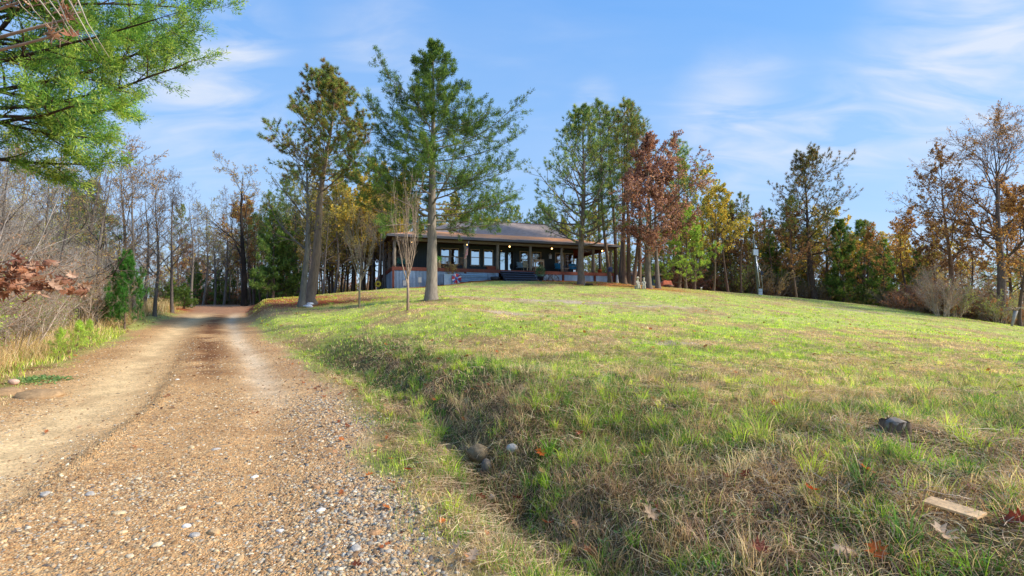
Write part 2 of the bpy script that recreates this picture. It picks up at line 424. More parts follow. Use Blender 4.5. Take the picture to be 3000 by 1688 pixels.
# ------------------------------------------------------------------ plant growth
def grow(rng, Pp, D, L, Rd, levels, segs_out):
    """level-by-level vectorised branching; returns polyline nodes of the last level (n, seg+1, 3) and dirs"""
    last = None
    for li, lv in enumerate(levels):
        n, m = len(Pp), lv['n']
        pts = [Pp]; p = Pp.copy(); d = D.copy(); rs = [Rd]
        for k in range(m):
            d = unit(d+rng.normal(size=d.shape)*lv.get('jit', .15)+np.array([0, 0, 1.])*lv.get('up', 0.))
            p2 = p+d*(L/m)[:, None]
            r0 = Rd*(1-lv.get('taper', .75)*k/m); r1 = Rd*(1-lv.get('taper', .75)*(k+1)/m)
            mn = lv.get('rmin', .004)
            segs_out.append((p, p2, np.maximum(r0, mn), np.maximum(r1, mn), li))
            p = p2; pts.append(p); rs.append(r1)
        nodes = np.stack(pts, 1); RR = np.stack(rs, 1)
        last = (nodes, L, RR)
        kids = lv.get('kids', 0)
        if kids:
            K = kids
            t = (np.arange(K)[None]+rng.random((n, K)))/K
            t = lv.get('t0', .25)+(1-lv.get('t0', .25))*t
            keep = rng.random((n, K)) < lv.get('keep', 1.0)*(np.clip(L/lv['kref'], .12, 1)[:, None] if 'kref' in lv else 1)
            f = np.minimum(t*m, m-1e-4); i = f.astype(int); fr = (f-i)[..., None]
            ii = np.arange(n)[:, None]
            q = nodes[ii, i]*(1-fr)+nodes[ii, i+1]*fr
            dd = unit(nodes[ii, i+1]-nodes[ii, i])
            az = rng.random((n, K))*2*PI
            if lv.get('flat'):  # side shoots stay in a roughly flat spray
                az = np.where(rng.random((n, K)) < .5, 0, PI)+rng.normal(size=(n, K))*.5
            ref = np.where(np.abs(dd[..., 2:3]) < .95, np.array([0, 0, 1.]), np.array([1., 0, 0]))
            U = unit(np.cross(dd, ref)); Vv = np.cross(dd, U)
            ang = lv.get('ang', .8)*(.7+.6*rng.random((n, K)))
            nd_ = dd*np.cos(ang)[..., None]+(U*np.cos(az)[..., None]+Vv*np.sin(az)[..., None])*np.sin(ang)[..., None]
            ll = L[:, None]*lv.get('lr', .5)*(1-lv.get('lt', .55)*t)*(.6+.8*rng.random((n, K)))
            rr = np.minimum(RR[ii, i]*lv.get('rr', .55), 9)
            Pp = q[keep]; D = nd_[keep]; L = ll[keep]; Rd = rr[keep]
            if lv.get('tip', 1):
                Pp = np.concatenate([Pp, nodes[:, -1]]); D = np.concatenate([D, unit(nodes[:, -1]-nodes[:, -2])])
                L = np.concatenate([L, last[1]*lv.get('lr', .5)*.6]); Rd = np.concatenate([Rd, RR[:, -1]])
    return last

def emit(segs, trunk_geo, bark, twig, rng, kbig=5):
    for (a, b, r0, r1, li) in segs:
        c = (bark if li == 0 else twig)
        cc = c[None]*(.8+.4*rng.random((len(a), 1)))
        trunk_geo.segs(a, b, r0, r1, kbig if li == 0 else (4 if li == 1 else 3), cc)

def sample_last(rng, last, per, t0=.0):
    nodes, L, _ = last
    n, m = nodes.shape[0], nodes.shape[1]-1
    t = t0+(1-t0)*rng.random((n, per)); f = np.minimum(t*m, m-1e-4); i = f.astype(int); fr = (f-i)[..., None]
    ii = np.arange(n)[:, None]
    q = nodes[ii, i]*(1-fr)+nodes[ii, i+1]*fr
    d = unit(nodes[ii, i+1]-nodes[ii, i])
    return q.reshape(-1, 3), d.reshape(-1, 3)

def pick(rng, n, pal, var=.18):
    pal = np.array(pal); c = pal[rng.integers(0, len(pal), n)]
    return c*(1-var+2*var*rng.random((n, 1)))

def trunk_curve(rng, h, wob, lean=(0, 0), n=14):
    zz = np.linspace(0, h, n)
    ph = rng.random(4)*6
    x = wob*(np.sin(zz/h*3.2+ph[0])-np.sin(ph[0]))+wob*.4*(np.sin(zz/h*8+ph[1])-np.sin(ph[1]))+lean[0]*zz
    y = wob*(np.sin(zz/h*2.8+ph[2])-np.sin(ph[2]))+lean[1]*zz
    return np.stack([x, y, zz], 1)
def along(c, z):
    return np.stack([np.interp(z, c[:, 2], c[:, 0]), np.interp(z, c[:, 2], c[:, 1]), z], -1)

PINE = [lin(92, 112, 60), lin(116, 130, 72), lin(74, 104, 64), lin(138, 142, 84), lin(100, 118, 70)]
PINEW = PINE+[lin(140, 112, 66), lin(128, 104, 60)]
CEDAR = [lin(66, 88, 44), lin(84, 106, 50), lin(54, 76, 42), lin(102, 120, 56)]
BARKP = lin(128, 108, 92); BARKG = lin(150, 142, 130); TWG = lin(138, 128, 118)

def conifer(seed, h, r0, cb, env, nbr, kind='pine', pal=PINE, wob=.15, lean=(0, 0), elev=(.2, 1.0), k1=7, k2=4, tuft=13, nl=.2, nw=.022,
            bark=BARKP, rmin=.006, flare=1.5, dead=0, dens=1.0, droop=0., bias=None, clump=.035, rfac=.42, lvar=(.72, .45), kref=.1, tpow=1.0):
    rng = np.random.default_rng(seed)
    tg, cg = Geo(), Geo()
    c = trunk_curve(rng, h, wob, lean)
    zz = c[:, 2]/h
    c2 = np.vstack([c[0]-[0, 0, .5], c[0], c[0]+[0, 0, .35]*1, c[1:]])
    r = r0*(1-.93*zz); rad = np.concatenate([[r0*flare*1.15, r0*flare, r0*1.12], r[1:]])
    tg.tube(c2, rad, 12, bark*.9, True, .16, rng)
    t = (np.arange(nbr)+rng.random(nbr)*.8)/nbr
    t = t**tpow; z = cb+(h-cb)*t*.985
    az = np.arange(nbr)*2.39996+rng.normal(size=nbr)*.35
    if bias is not None: az = bias(rng, az)
    L = np.array([env(tt, a) for tt, a in zip(t, az)])*(lvar[0]+lvar[1]*rng.random(nbr))
    el = elev[0]+(elev[1]-elev[0])*t+rng.normal(size=nbr)*.12
    Pb = along(c, z)
    D = np.stack([np.cos(az)*np.cos(el), np.sin(az)*np.cos(el), np.sin(el)], 1)
    Rb = np.maximum(r0*(1-.93*z/h)*rfac*np.clip(L/2.5, .35, 1.1), rmin*1.5)
    segs = []
    if kind == 'pine':
        lv = [dict(n=6, jit=.1, up=.09, kids=k1, t0=.3, ang=.85, lr=.42, lt=.5, rr=.55, rmin=rmin),
              dict(n=3, jit=.15, up=.12, kids=k2, t0=.35, ang=.7, lr=.5, lt=.4, rmin=rmin*.8),
              dict(n=2, jit=.15, up=.2, rmin=rmin*.7)]
    else:
        lv = [dict(n=7, jit=.07, up=.05-droop, kids=k1, t0=.18, ang=.75, lr=.30, lt=.5, rr=.5, rmin=rmin, kref=kref),
              dict(n=3, jit=.12, up=.08, kids=k2, t0=.15, ang=.75, lr=.5, lt=.5, rmin=rmin*.8),
              dict(n=2, jit=.15, up=.1, rmin=rmin*.6)]
    last = grow(rng, Pb, D, L, Rb, lv, segs)
    emit(segs, tg, bark*.8, TWG*.55 if kind == 'pine' else lin(96, 76, 62), rng)
    if dead:
        z = cb*(.45+.55*rng.random(dead)); az = rng.random(dead)*6.28
        s2 = []; grow(rng, along(c, z), np.stack([np.cos(az), np.sin(az), .1+0*az], 1), .5+rng.random(dead)*1.1, np.full(dead, r0*.12), [dict(n=4, jit=.15, kids=3, lr=.4, rmin=rmin), dict(n=2, jit=.2, rmin=rmin)], s2)
        emit(s2, tg, TWG*.8, TWG*.8, rng)
    if kind == 'pine':
        q, d = last[0][:, -1], unit(last[0][:, -1]-last[0][:, -2])
        q2, d2_ = sample_last(rng, last, max(1, int(2*dens)), .3)
        q = np.concatenate([q, q2]); d = np.concatenate([d, d2_])
        keep = rng.random(len(q)) < min(1, dens); q, d = q[keep], d[keep]
        n = len(q); tc = pick(rng, n, pal)
        Q = np.repeat(q, tuft, 0); DD = unit(np.repeat(d, tuft, 0)*.75+rng.normal(size=(n*tuft, 3))*.62+[0, 0, .12])
        Q = Q-DD*.01
        cg.needles(Q, DD, nl*(.6+.6*rng.random(n*tuft)), np.full(n*tuft, nw), np.repeat(tc, tuft, 0)*(.85+.3*rng.random((n*tuft, 1))), rng)
    else:
        per = max(1, int(round(5*dens)))
        q, d = sample_last(rng, last, per)
        n = len(q); tc = pick(rng, n, pal)
        Q = np.repeat(q, tuft, 0)+rng.normal(size=(n*tuft, 3))*clump
        DD = unit(np.repeat(d, tuft, 0)+rng.normal(size=(n*tuft, 3))*.65)
        cg.leaves(Q, DD, rng.normal(size=Q.shape), nl*(.6+.7*rng.random(len(Q))), np.full(len(Q), nw)*(.7+.6*rng.random(len(Q))), np.repeat(tc, tuft, 0))
    return tg.mesh('tree_trunk', M_bark, True), cg.mesh('tree_crown', M_leaf)

def decid(seed, h, r0, cb, n1=9, len1=.45, pal=None, nleaf=3, lsz=.11, bark=BARKG, twig=TWG, wob=.2, lean=(0, 0), up=(.5, 1.1), kids=(7, 6, 5), rmin=.005, spread=1.0, keep=1., leaf_t=.0, forks=None, env=None, tmax=.97):
    rng = np.random.default_rng(seed)
    tg, cg = Geo(), Geo()
    c = trunk_curve(rng, h, wob, lean)
    zz = c[:, 2]/h
    c2 = np.vstack([c[0]-[0, 0, .5], c[0], c[0]+[0, 0, .3], c[1:]])
    r = r0*(1-.95*zz**1.1)
    tg.tube(c2, np.concatenate([[r0*1.5, r0*1.35, r0*1.05], r[1:]]), 10, bark, True, .14, rng)
    t = (np.arange(n1)+rng.random(n1)*.9)/n1*tmax
    z = cb+(h-cb)*t
    az = np.arange(n1)*2.39996+rng.normal(size=n1)*.5+seed
    L = h*len1*(1-.62*t)*(.7+.5*rng.random(n1))*spread
    if env: L = np.array([env(tt, a) for tt, a in zip(t, az)])*(.75+.4*rng.random(n1))
    el = up[0]+(up[1]-up[0])*t+rng.normal(size=n1)*.12
    D = np.stack([np.cos(az)*np.cos(el), np.sin(az)*np.cos(el), np.sin(el)], 1)
    Rb = np.maximum(r0*(1-.95*(z/h)**1.1)*.5, rmin*2)
    segs = []
    k1, k2, k3 = kids
    lv = [dict(n=7, jit=.13, up=.06, kids=k1, t0=.2, ang=.65, lr=.5, lt=.5, rr=.6, rmin=rmin),
          dict(n=4, jit=.17, up=.05, kids=k2, t0=.2, ang=.65, lr=.5, lt=.4, rr=.6, rmin=rmin*.85, keep=keep),
          dict(n=3, jit=.2, up=.04, kids=k3, t0=.2, ang=.6, lr=.55, lt=.3, rmin=rmin*.7, keep=keep)]
    lv.append(dict(n=2, jit=.2, up=.03, rmin=rmin*.6))
    if not k3: lv = lv[:2]+[dict(n=2, jit=.2, rmin=rmin*.7)]
    last = grow(rng, along(c, z), D, L, Rb, lv, segs)
    emit(segs, tg, bark*.85, twig, rng)
    tm = tg.mesh('tree_trunk', M_bark, True)
    if pal is None: return tm, None
    q, d = sample_last(rng, last, nleaf, leaf_t)
    d = unit(d+rng.normal(size=d.shape)*.9+[0, 0, -.35])
    cg.leaves(q, d, rng.normal(size=q.shape), lsz*(.6+.8*rng.random(len(q))), lsz*.62*(.6+.8*rng.random(len(q))), pick(rng, len(q), pal))
    return tm, cg.mesh('tree_crown', M_leaf)

def multistem(seed, n, h, spread, r0=.018, kids=(6, 5, 0), pal=None, nleaf=1, lsz=.05, twig=TWG, up=.03, jit=.1, rmin=.0035, base=.15, lr=.45, ang=.55):
    """bare shrub: stems from the ground"""
    rng = np.random.default_rng(seed)
    tg, cg = Geo(), Geo()
    az = rng.random(n)*6.28; rr = base*np.sqrt(rng.random(n))
    Pb = np.stack([rr*np.cos(az), rr*np.sin(az), -.1+0*az], 1)
    tl = spread*(.2+.8*rng.random(n))
    D = unit(np.stack([np.cos(az)*tl, np.sin(az)*tl, np.ones(n)], 1))
    L = h*(.55+.5*rng.random(n)); segs = []
    lv = [dict(n=8, jit=jit, up=up, kids=kids[0], t0=.15, ang=ang, lr=lr, lt=.45, rr=.6, rmin=rmin*1.3),
          dict(n=4, jit=jit*1.4, up=.04, kids=kids[1], t0=.2, ang=ang, lr=.5, lt=.3, rr=.6, rmin=rmin)]
    if kids[2]: lv.append(dict(n=3, jit=.2, kids=kids[2], t0=.2, ang=.6, lr=.5, rmin=rmin*.8))
    lv.append(dict(n=2, jit=.2, rmin=rmin*.8))
    last = grow(rng, Pb, D, L, np.full(n, r0)*(.6+.8*rng.random(n)), lv, segs)
    emit(segs, tg, twig, twig, rng, 4)
    tm = tg.mesh('shrub_stems', M_twig, True)
    if pal is None: return tm, None
    q, d = sample_last(rng, last, nleaf)
    d = unit(d+rng.normal(size=d.shape)*.9)
    cg.leaves(q, d, rng.normal(size=q.shape), lsz*(.6+.8*rng.random(len(q))), lsz*.6*(.6+.8*rng.random(len(q))), pick(rng, len(q), pal))
    return tm, cg.mesh('shrub_leaves', M_leaf)

_seed = [0]
def plant(protos, name, px, Y, s, label, group=None, cat='tree', rz=None, sz=None, pz=0, names=('trunk', 'crown')):
    p = G(px, Y)
    _seed[0] += 1
    rng = np.random.default_rng(900+_seed[0])
    if rz is None: rz = rng.random()*6.28
    o = thing(name, label, cat, (p[0], p[1], p[2]-.03+pz), rz, group)
    o.scale = (s, s, s if sz is None else sz)
    for nm, me in zip(names, protos):
        if me is not None: part(nm, me, None, o)
    return o

# ---- hero trees ---------------------------------------------------
# tall cedar in front of the porch (z fraction -> reach left / right in metres)
def cedar_env(t, az):
    r = np.interp(t, [0, .1, .25, .4, .52, .62, .72, .82, .92, 1], [4.3, 5.0, 4.9, 4.3, 3.8, 2.8, 1.6, 1.3, .6, .12])
    l = np.interp(t, [0, .1, .25, .4, .52, .62, .72, .82, .92, 1], [4.8, 5.3, 4.8, 4.1, 3.6, 2.3, 1.3, 1.9, .5, .12])
    c = math.cos(az); return (r if c > 0 else l)*(.6+.36*abs(c))
m = conifer(3, 12.7, .27, 3.3, cedar_env, 112, 'cedar', CEDAR, .1, (.004, 0), (-.08, .5), k1=18, k2=4, tuft=13, nl=.12, nw=.021, bark=lin(160, 148, 134), rmin=.007, flare=1.3, dens=.45, clump=.045, rfac=.22, lvar=(.45, .72), kref=3.4, tpow=.86)
plant(m, 'cedar_tree', 1263, 24, 1.0, 'tall dark green cedar with a pale straight trunk standing on the lawn before the porch', rz=0)
# big overhanging cedar by the road
def over_env(t, az):
    c = math.cos(az+.12)
    L = np.interp(t, [0, .12, .3, .5, .7, .85, 1], [3.1, 4.0, 4.0, 3.4, 2.8, 2.2, 1.5])
    return L*(.45+.55*max(0, c)**.6)
def over_bias(rng, az):
    return rng.normal(size=len(az))*.95-.15
m = conifer(11, 11.4, .24, 4.3, over_env, 58, 'cedar', [lin(112, 148, 64), lin(140, 168, 74), lin(90, 126, 58), lin(164, 178, 88), lin(72, 108, 62)], .12, (0, 0), (-.02, .5), k1=13, k2=5, tuft=24, nl=.08, nw=.015, bark=lin(92, 76, 64), rmin=.005, dens=.62, droop=.01, bias=over_bias, clump=.055, rfac=.3, lvar=(.6, .5))
o = plant(m, 'cedar_tree', -130, 9.3, 1.0, 'large bright green cedar beside the road reaching its feathery limbs over it', rz=0)
# pine in front of the house right half
def pine_env1(t, az):
    return np.interp(t, [0, .1, .25, .45, .65, .82, 1], [3.4, 4.2, 4.0, 3.3, 2.6, 1.7, .6])*(1+.12*math.cos(az+2.8))
m = conifer(21, 13.8, .27, 3.0, pine_env1, 58, 'pine', PINE, .18, (-.006, 0), (.02, 1.0), k1=7, k2=4, tuft=20, nl=.26, nw=.02, bark=lin(124, 110, 98), rmin=.008, dead=6, flare=1.4, dens=.72)
plant(m, 'pine_tree', 1703, 40, 1.0, 'broad green pine with a thick scaly trunk growing close in front of the porch', rz=0)
# tall sparse pine on the left of the lawn with multi-stem neighbour
def pine_env2(t, az):
    return np.interp(t, [0, .12, .3, .5, .7, .86, 1], [2.6, 3.1, 3.1, 2.3, 2.0, 1.4, .6])*(1+.1*math.cos(az-3.1))
m = conifer(31, 11.8, .25, 5.8, pine_env2, 50, 'pine', PINEW+[lin(160, 164, 92), lin(140, 104, 78), lin(130, 148, 84)], .32, (.03, 0), (0, .95), k1=8, k2=4, tuft=20, nl=.2, nw=.018, bark=lin(158, 138, 120), rmin=.006, dead=10, flare=1.9, dens=1.0, rfac=.32)
plant(m, 'pine_tree', 908, 26.4, 1.0, 'tall sparse pine with a flared trunk and dead lower limbs beside the gravel road', rz=0)
m = decid(41, 8.2, .17, 2.6, 10, .42, [lin(176, 156, 66), lin(150, 140, 60), lin(120, 128, 60)], 1, .07, lin(126, 122, 112), lin(140, 124, 108), .12, (.004, 0), (.7, 1.2), (7, 5, 3), .005)
plant(m, 'oak_tree', 884, 25.6, 1.0, 'lichen grey thin crowned oak with moss on its stem beside the tall sparse pine')
# young vase shaped trees
def whip(seed, h, rr, fork, nst, spread, top, colr):
    rng = np.random.default_rng(seed); tg = Geo()
    for k in range(nst[0]):
        a = rng.random()*6.28
        q = np.array([[0, 0, -.2], [.02*k, 0, fork*.5], [math.cos(a)*.06, math.sin(a)*.06, fork]])
        tg.tube(q, [rr, rr*.9, rr*.8], 8, colr, True, .12, rng)
        segs = []; n = nst[1]
        az = rng.random(n)*6.28; tl = spread*np.sqrt(rng.random(n))
        D = unit(np.stack([np.cos(az)*tl, np.sin(az)*tl, np.ones(n)*.8], 1))
        Pb = np.repeat(q[-1:], n, 0)-np.array([0, 0, 1.])*rng.random((n, 1))*.5*fork*.5
        grow(rng, Pb, D, (h-fork)*(.6+.45*rng.random(n)), np.full(n, rr*.36), [dict(n=8, jit=.07, up=.16, kids=6, t0=.15, ang=.4, lr=.55, lt=.45, rmin=.007), dict(n=6, jit=.07, up=.2, kids=3, ang=.4, lr=.5, rmin=.006), dict(n=3, jit=.1, up=.15, rmin=.0045)], segs)
        emit(segs, tg, colr, colr*1.05, rng, 5)
    return tg.mesh('young_tree', M_bark, True)
m = whip(5, 4.6, .06, 1.3, (1, 8), .5, 0, lin(172, 150, 128))
plant((m,), 'young_tree', 1195, 19, 1.0, 'leafless pale vase shaped young tree of upright whips in the lawn')
m = whip(6, 4.6, .05, 1.5, (1, 7), .5, 0, lin(160, 148, 126))
plant((m,), 'young_tree', 1053, 24, 1.0, 'smaller leafless young tree with forked grey stem between the road and the cedar')

# ---- prototype trees ----------------------------------------------
def env_cone(a, b): return lambda t, az: a*(1-t)**.8+b
def env_top(a): return lambda t, az: a*np.interp(t, [0, .15, .45, .75, 1], [.45, .85, 1, .75, .25])
pines = [conifer(50+i, 15, .17, (7.2, 8.4, 6.0, 9)[i], env_top((2.3, 2.0, 2.6, 1.8)[i]), (34, 30, 40, 26)[i], 'pine', (PINE, PINEW, PINE, PINEW)[i], .3, ((.01, 0), (-.015, 0), (0, .01), (.012, 0))[i], (.1, 1.0), k1=5, k2=3, tuft=15, nl=.3, nw=.022, rmin=.01, dead=8, dens=.58) for i in range(4)]
small_cedar = [conifer(60+i, 6, .1, .4, env_cone(1.7, .15), 70, 'cedar', [c*1.25 for c in CEDAR], .05, (0, 0), (.0, .8), k1=8, k2=3, tuft=6, nl=.16, nw=.028, rmin=.008, dens=.6, lvar=(.5, .75), kref=1.6) for i in range(2)]
young_pine = [conifer(70+i, 3.2, .05, .15, env_cone(1.35, .15), 40, 'pine', [lin(66, 112, 50), lin(84, 130, 58), lin(54, 94, 46)], .03, (0, 0), (.25, 1.1), k1=6, k2=3, tuft=16, nl=.19, nw=.014, rmin=.006, dens=1.3) for i in range(2)]
OLV = [lin(180, 160, 76), lin(156, 146, 74), lin(192, 164, 82), lin(132, 134, 68)]
ORG = [lin(154, 116, 74), lin(138, 100, 68), lin(168, 136, 82), lin(118, 90, 62)]
RED = [lin(130, 96, 86), lin(110, 80, 74), lin(146, 114, 102), lin(120, 88, 78)]
RUS = [lin(126, 94, 70), lin(142, 108, 76), lin(106, 82, 62)]
bare = [decid(80+i, 11, .15, 2.8, 11, .42, (None, [lin(150, 118, 80), lin(170, 140, 80)], [lin(160, 150, 76)])[i], 1, .09, lin(120, 112, 104), lin(128, 114, 104), .25, ((0, 0), (.03, 0), (-.03, 0))[i], (.45, 1.1), (7, 5, 3), .008) for i in range(3)]
olive = [decid(90+i, 12, .15, 3, 12, .4, (OLV, OLV+PINE[:2])[i], 5, .17, lin(120, 104, 88), lin(116, 98, 84), .25, (0, 0), (.4, 1.1), (7, 5, 3), .009) for i in range(2)]
rusty = [decid(100+i, 10, .13, 2.5, 11, .42, (ORG, RUS)[i], 3, .16, lin(104, 88, 78), lin(100, 84, 76), .3, ((.03, 0), (-.02, 0))[i], (.4, 1.1), (7, 5, 3), .008) for i in range(2)]
thick = [multistem(110+i, (16, 13, 18, 12, 15)[i], (4.2, 5.2, 3.4, 6.2, 2.6)[i], (.55, .4, .7, .35, .8)[i], .03, (8, 6, 3), (None, [lin(190, 180, 70), lin(150, 160, 70)], [lin(140, 110, 90)], None, [lin(150, 160, 80), lin(120, 140, 70)])[i], 1, .06,
         (lin(186, 176, 166), lin(172, 164, 158), lin(186, 168, 150), lin(160, 150, 142), lin(180, 162, 144))[i], base=.5) for i in range(5)]
brush = [multistem(130+i, 26, 1.7, .9, .012, (6, 5, 0), ([lin(150, 104, 78), lin(130, 96, 74)], [lin(110, 96, 70)], [lin(96, 112, 58), lin(120, 124, 64)])[i], 3, .09, (lin(164, 142, 126), lin(160, 148, 138), lin(140, 128, 108))[i], base=.7, rmin=.006) for i in range(3)]
print('protos', time.time()-T0)

# ---- pine group beside the house ----------------------------------
rng = np.random.default_rng(7)
grp = 'pines in the clump beyond the porch corner'
pg = [(1787, 44, 0, 1.03, 'nearest to the porch end of the clump'), (1806, 47, 1, 1.06, 'second from the porch in the clump'), (1829, 43, 3, 1.02, 'slim twin stem beside the red oak'),
      (1843, 46, 1, 1.12, 'tallest of the clump with a bare upper stem'), (1858, 42.5, 3, .9, 'short crowned and close to the statues'), (1873, 44.5, 0, 1.0, 'behind the seated statues'), (1762, 52, 2, .95, 'behind the porch roof end'), (1815, 53, 0, 1.15, 'rising behind the clump with a bright green top')]
for px, Y, k, s, l in pg:
    plant(pines[k], 'pine_tree', px, Y, s, 'tall straight pine '+l, grp)
# red oak: two stems
def oak_env(t, az): return np.interp(t, [0, .1, .3, .55, .8, 1], [3.6, 4.4, 4.3, 3.2, 2.0, .8])*(1+.25*math.cos(az))
m = decid(140, 11.6, .24, 2.6, 26, .4, RED, 3, .16, lin(122, 112, 98), lin(110, 84, 72), .15, (-.004, 0), (.15, 1.0), (8, 5, 3), .008, env=oak_env)
plant(m, 'oak_tree', 1901, 40, 1.0, 'oak with dense russet red leaves and a lichen spotted trunk beside the statues', rz=0)
m = decid(141, 9.0, .19, 3.0, 14, .36, RED, 3, .16, lin(128, 118, 106), lin(110, 84, 72), .2, (.01, 0), (.3, 1.0), (8, 6, 3), .008)
plant(m, 'oak_tree', 1928, 40.6, 1.0, 'shorter russet oak whose grey stem stands just past the spotted trunk', rz=1)
# trees past the oak
plant(pines[2], 'pine_tree', 1990, 48, .93, 'yellow green pine rising behind the russet oak')
plant(olive[1], 'oak_tree', 2035, 50, 1.02, 'tall leafy tree with sparse top twigs just past the russet oak')
yg = conifer(75, 8, .12, .5, env_cone(3.0, .3), 46, 'pine', [lin(128, 150, 72), lin(150, 166, 84), lin(108, 134, 66)], .1, (0, 0), (.1, 1.0), k1=6, k2=3, tuft=12, nl=.26, nw=.034, rmin=.008, dens=1.1)
plant(yg, 'pine_tree', 2010, 46, .95, 'bushy light green pine low beside the russet oak')
plant(olive[0], 'oak_tree', 2092, 48, .74, 'yellow leaved tree at the wood edge past the russet oak')
plant(pines[3], 'pine_tree', 2133, 50, .67, 'slender open pine first of the pair before the light pole', 'pair of slender pines')
plant(pines[1], 'pine_tree', 2172, 51, .66, 'slender open pine nearer the light pole in the pair', 'pair of slender pines')
def env_l(t, az): return np.interp(t, [0, .2, .45, .75, 1], [2.8, 4.6, 4.4, 3.2, 1.5])*(1+.15*math.cos(az))
m = conifer(151, 15, .3, 5.2, env_l, 46, 'pine', [lin(66, 72, 38), lin(92, 88, 50), lin(112, 88, 56)], .25, (-.02, 0), (.05, 1.0), k1=7, k2=4, tuft=15, nl=.3, nw=.028, rmin=.011, dead=8, bark=lin(92, 78, 70), dens=.75)
plant(m, 'pine_tree', 2388, 52, .96, 'tallest lone pine at the wood edge with a dark open crown', rz=0)
plant(pines[0], 'pine_tree', 2312, 54, .72, 'dark pine with a leaning top next to the tallest lone pine')
plant(rusty[1], 'oak_tree', 2330, 52, .8, 'brown leaved oak at the foot of the tallest lone pine')
for px, Y, s, l in [(2472, 52, 1.35, 'broad dark evergreen past the tallest lone pine'), (2525, 56, 1.55, 'darker tall evergreen in the middle of the far wood edge'), (2255, 56, 1.2, 'dark evergreen close behind the light pole'), (2590, 50, 1.05, 'low dark evergreen near the orange oaks'), (2690, 48, .9, 'stout dark evergreen under the orange oaks')]:
    plant(small_cedar[px % 2], 'evergreen_tree', px, Y, s, l, sz=s*1.1)
plant(pines[1], 'pine_tree', 2545, 53, .62, 'short spiky pine over the dark evergreens')
plant(pines[3], 'pine_tree', 2462, 57, .66, 'thin pine standing behind the broad dark evergreen')
# oaks on the far right
def big_env(t, az): return np.interp(t, [0, .2, .5, .8, 1], [4.8, 6.2, 6.4, 5.0, 2.5])
m = decid(160, 14.0, .34, 4.4, 17, .5, [lin(130, 100, 70), lin(108, 82, 60), lin(150, 112, 72)], 1, .12, lin(118, 104, 96), lin(122, 96, 78), .25, (-.006, 0), (.5, 1.25), (9, 6, 4), .009, env=big_env)
plant(m, 'oak_tree', 2925, 40, 1.0, 'largest oak at the wood edge with a thick trunk and thin brown leaves')
m = decid(161, 12.4, .2, 3.6, 14, .42, ORG+RUS, 2, .14, lin(130, 100, 80), lin(120, 90, 70), .25, (-.09, 0), (.4, 1.2), (8, 6, 3), .009)
plant(m, 'oak_tree', 2805, 42, 1.0, 'leaning oak with glowing orange leaves before the largest oak', rz=0)
for px, Y, k, s, l in [(2660, 46, 0, .82, 'rounded orange leaved tree between evergreens'), (2745, 45, 1, .75, 'rust brown leaved tree under the leaning oak'), (2985, 38, 0, .9, 'orange leaved tree at the far edge past the largest oak'), (2850, 44, 1, .8, 'brown leafy tree behind the leaning oak stem'), (2960, 46, 1, 1.15, 'tall brown tree behind the largest oak'), (2610, 55, 0, .8, 'small golden tree among dark evergreens')]:
    plant(rusty[k], 'oak_tree', px, Y, s, l)

# ---- woods: layered rows, right side ------------------------------
rng = np.random.default_rng(17)
def row(n, x0, x1, y0, y1, protos_, name, s0, s1, label, group, cat='tree', names=('trunk', 'crown')):
    for i in range(n):
        px = x0+(x1-x0)*(i+.2+.6*rng.random())/n
        Y = y0+(y1-y0)*rng.random()
        Y = Y+max(0, 0)
        s = s0+(s1-s0)*rng.random()
        plant(protos_[rng.integers(len(protos_))], name, px, Y, s, label, group, cat, sz=s*(.9+.25*rng.random()), names=names)
row(26, 1960, 3040, 62, 78, [olive[1], rusty[1], bare[0], bare[1]], 'tree', .75, 1.0, 'thin tree deep in the wood beyond the lawn', 'trees deep in the wood beyond the lawn')
row(14, 1960, 2700, 56, 64, small_cedar, 'evergreen_tree', .7, 1.1, 'dark evergreen in the understory beyond the lawn', 'understory evergreens beyond the lawn')
row(14, 2230, 3040, 50, 60, [pines[0], pines[1], pines[3]], 'pine_tree', .5, .72, 'slim pine among the trees of the wood edge beyond the lawn', 'slim pines beyond the lawn')
row(30, 1960, 2800, 52, 59, [rusty[1], olive[0], bare[1], bare[0], rusty[0]], 'tree', .5, .85, 'low brown tree along the wood edge beyond the lawn', 'low brown trees beyond the lawn')
row(36, 1975, 2720, 52, 58, brush, 'shrub', 1.0, 1.7, 'brown twiggy shrub at the foot of the wood beyond the lawn', 'shrubs at the foot of the wood beyond the lawn', 'shrub', ('stems', 'leaves'))
row(30, 2620, 3060, 40, 50, brush[:2], 'shrub', 1.0, 1.6, 'reddish brown bramble thicket below the orange oaks', 'bramble thickets below the orange oaks', 'shrub', ('stems', 'leaves'))
row(12, 2680, 3060, 38, 44, [thick[4], thick[2]], 'shrub', .6, .95, 'pale leafless shrub below the orange oaks', 'pale shrubs below the orange oaks', 'shrub', ('stems', 'leaves'))
# ---- behind the house ---------------------------------------------
row(14, 1400, 1660, 84, 98, [pines[2], pines[0]], 'pine_tree', 1.1, 1.3, 'distant green pine showing over the ridge of the roof', 'distant pines over the roof')
row(10, 1180, 1460, 66, 78, [olive[0], olive[1], pines[2]], 'tree', .85, 1.1, 'leafy tree behind the cedar and the house', 'leafy trees behind the house')
row(6, 1640, 1960, 66, 74, [pines[2], olive[1]], 'tree', .75, 1.0, 'green tree behind the pine clump', 'green trees behind the pine clump')
row(24, 1640, 2010, 60, 70, [brush[2], brush[0]], 'shrub', 1.7, 2.6, 'green brown shrub behind the porch end', 'shrubs behind the porch end', 'shrub', ('stems', 'leaves'))
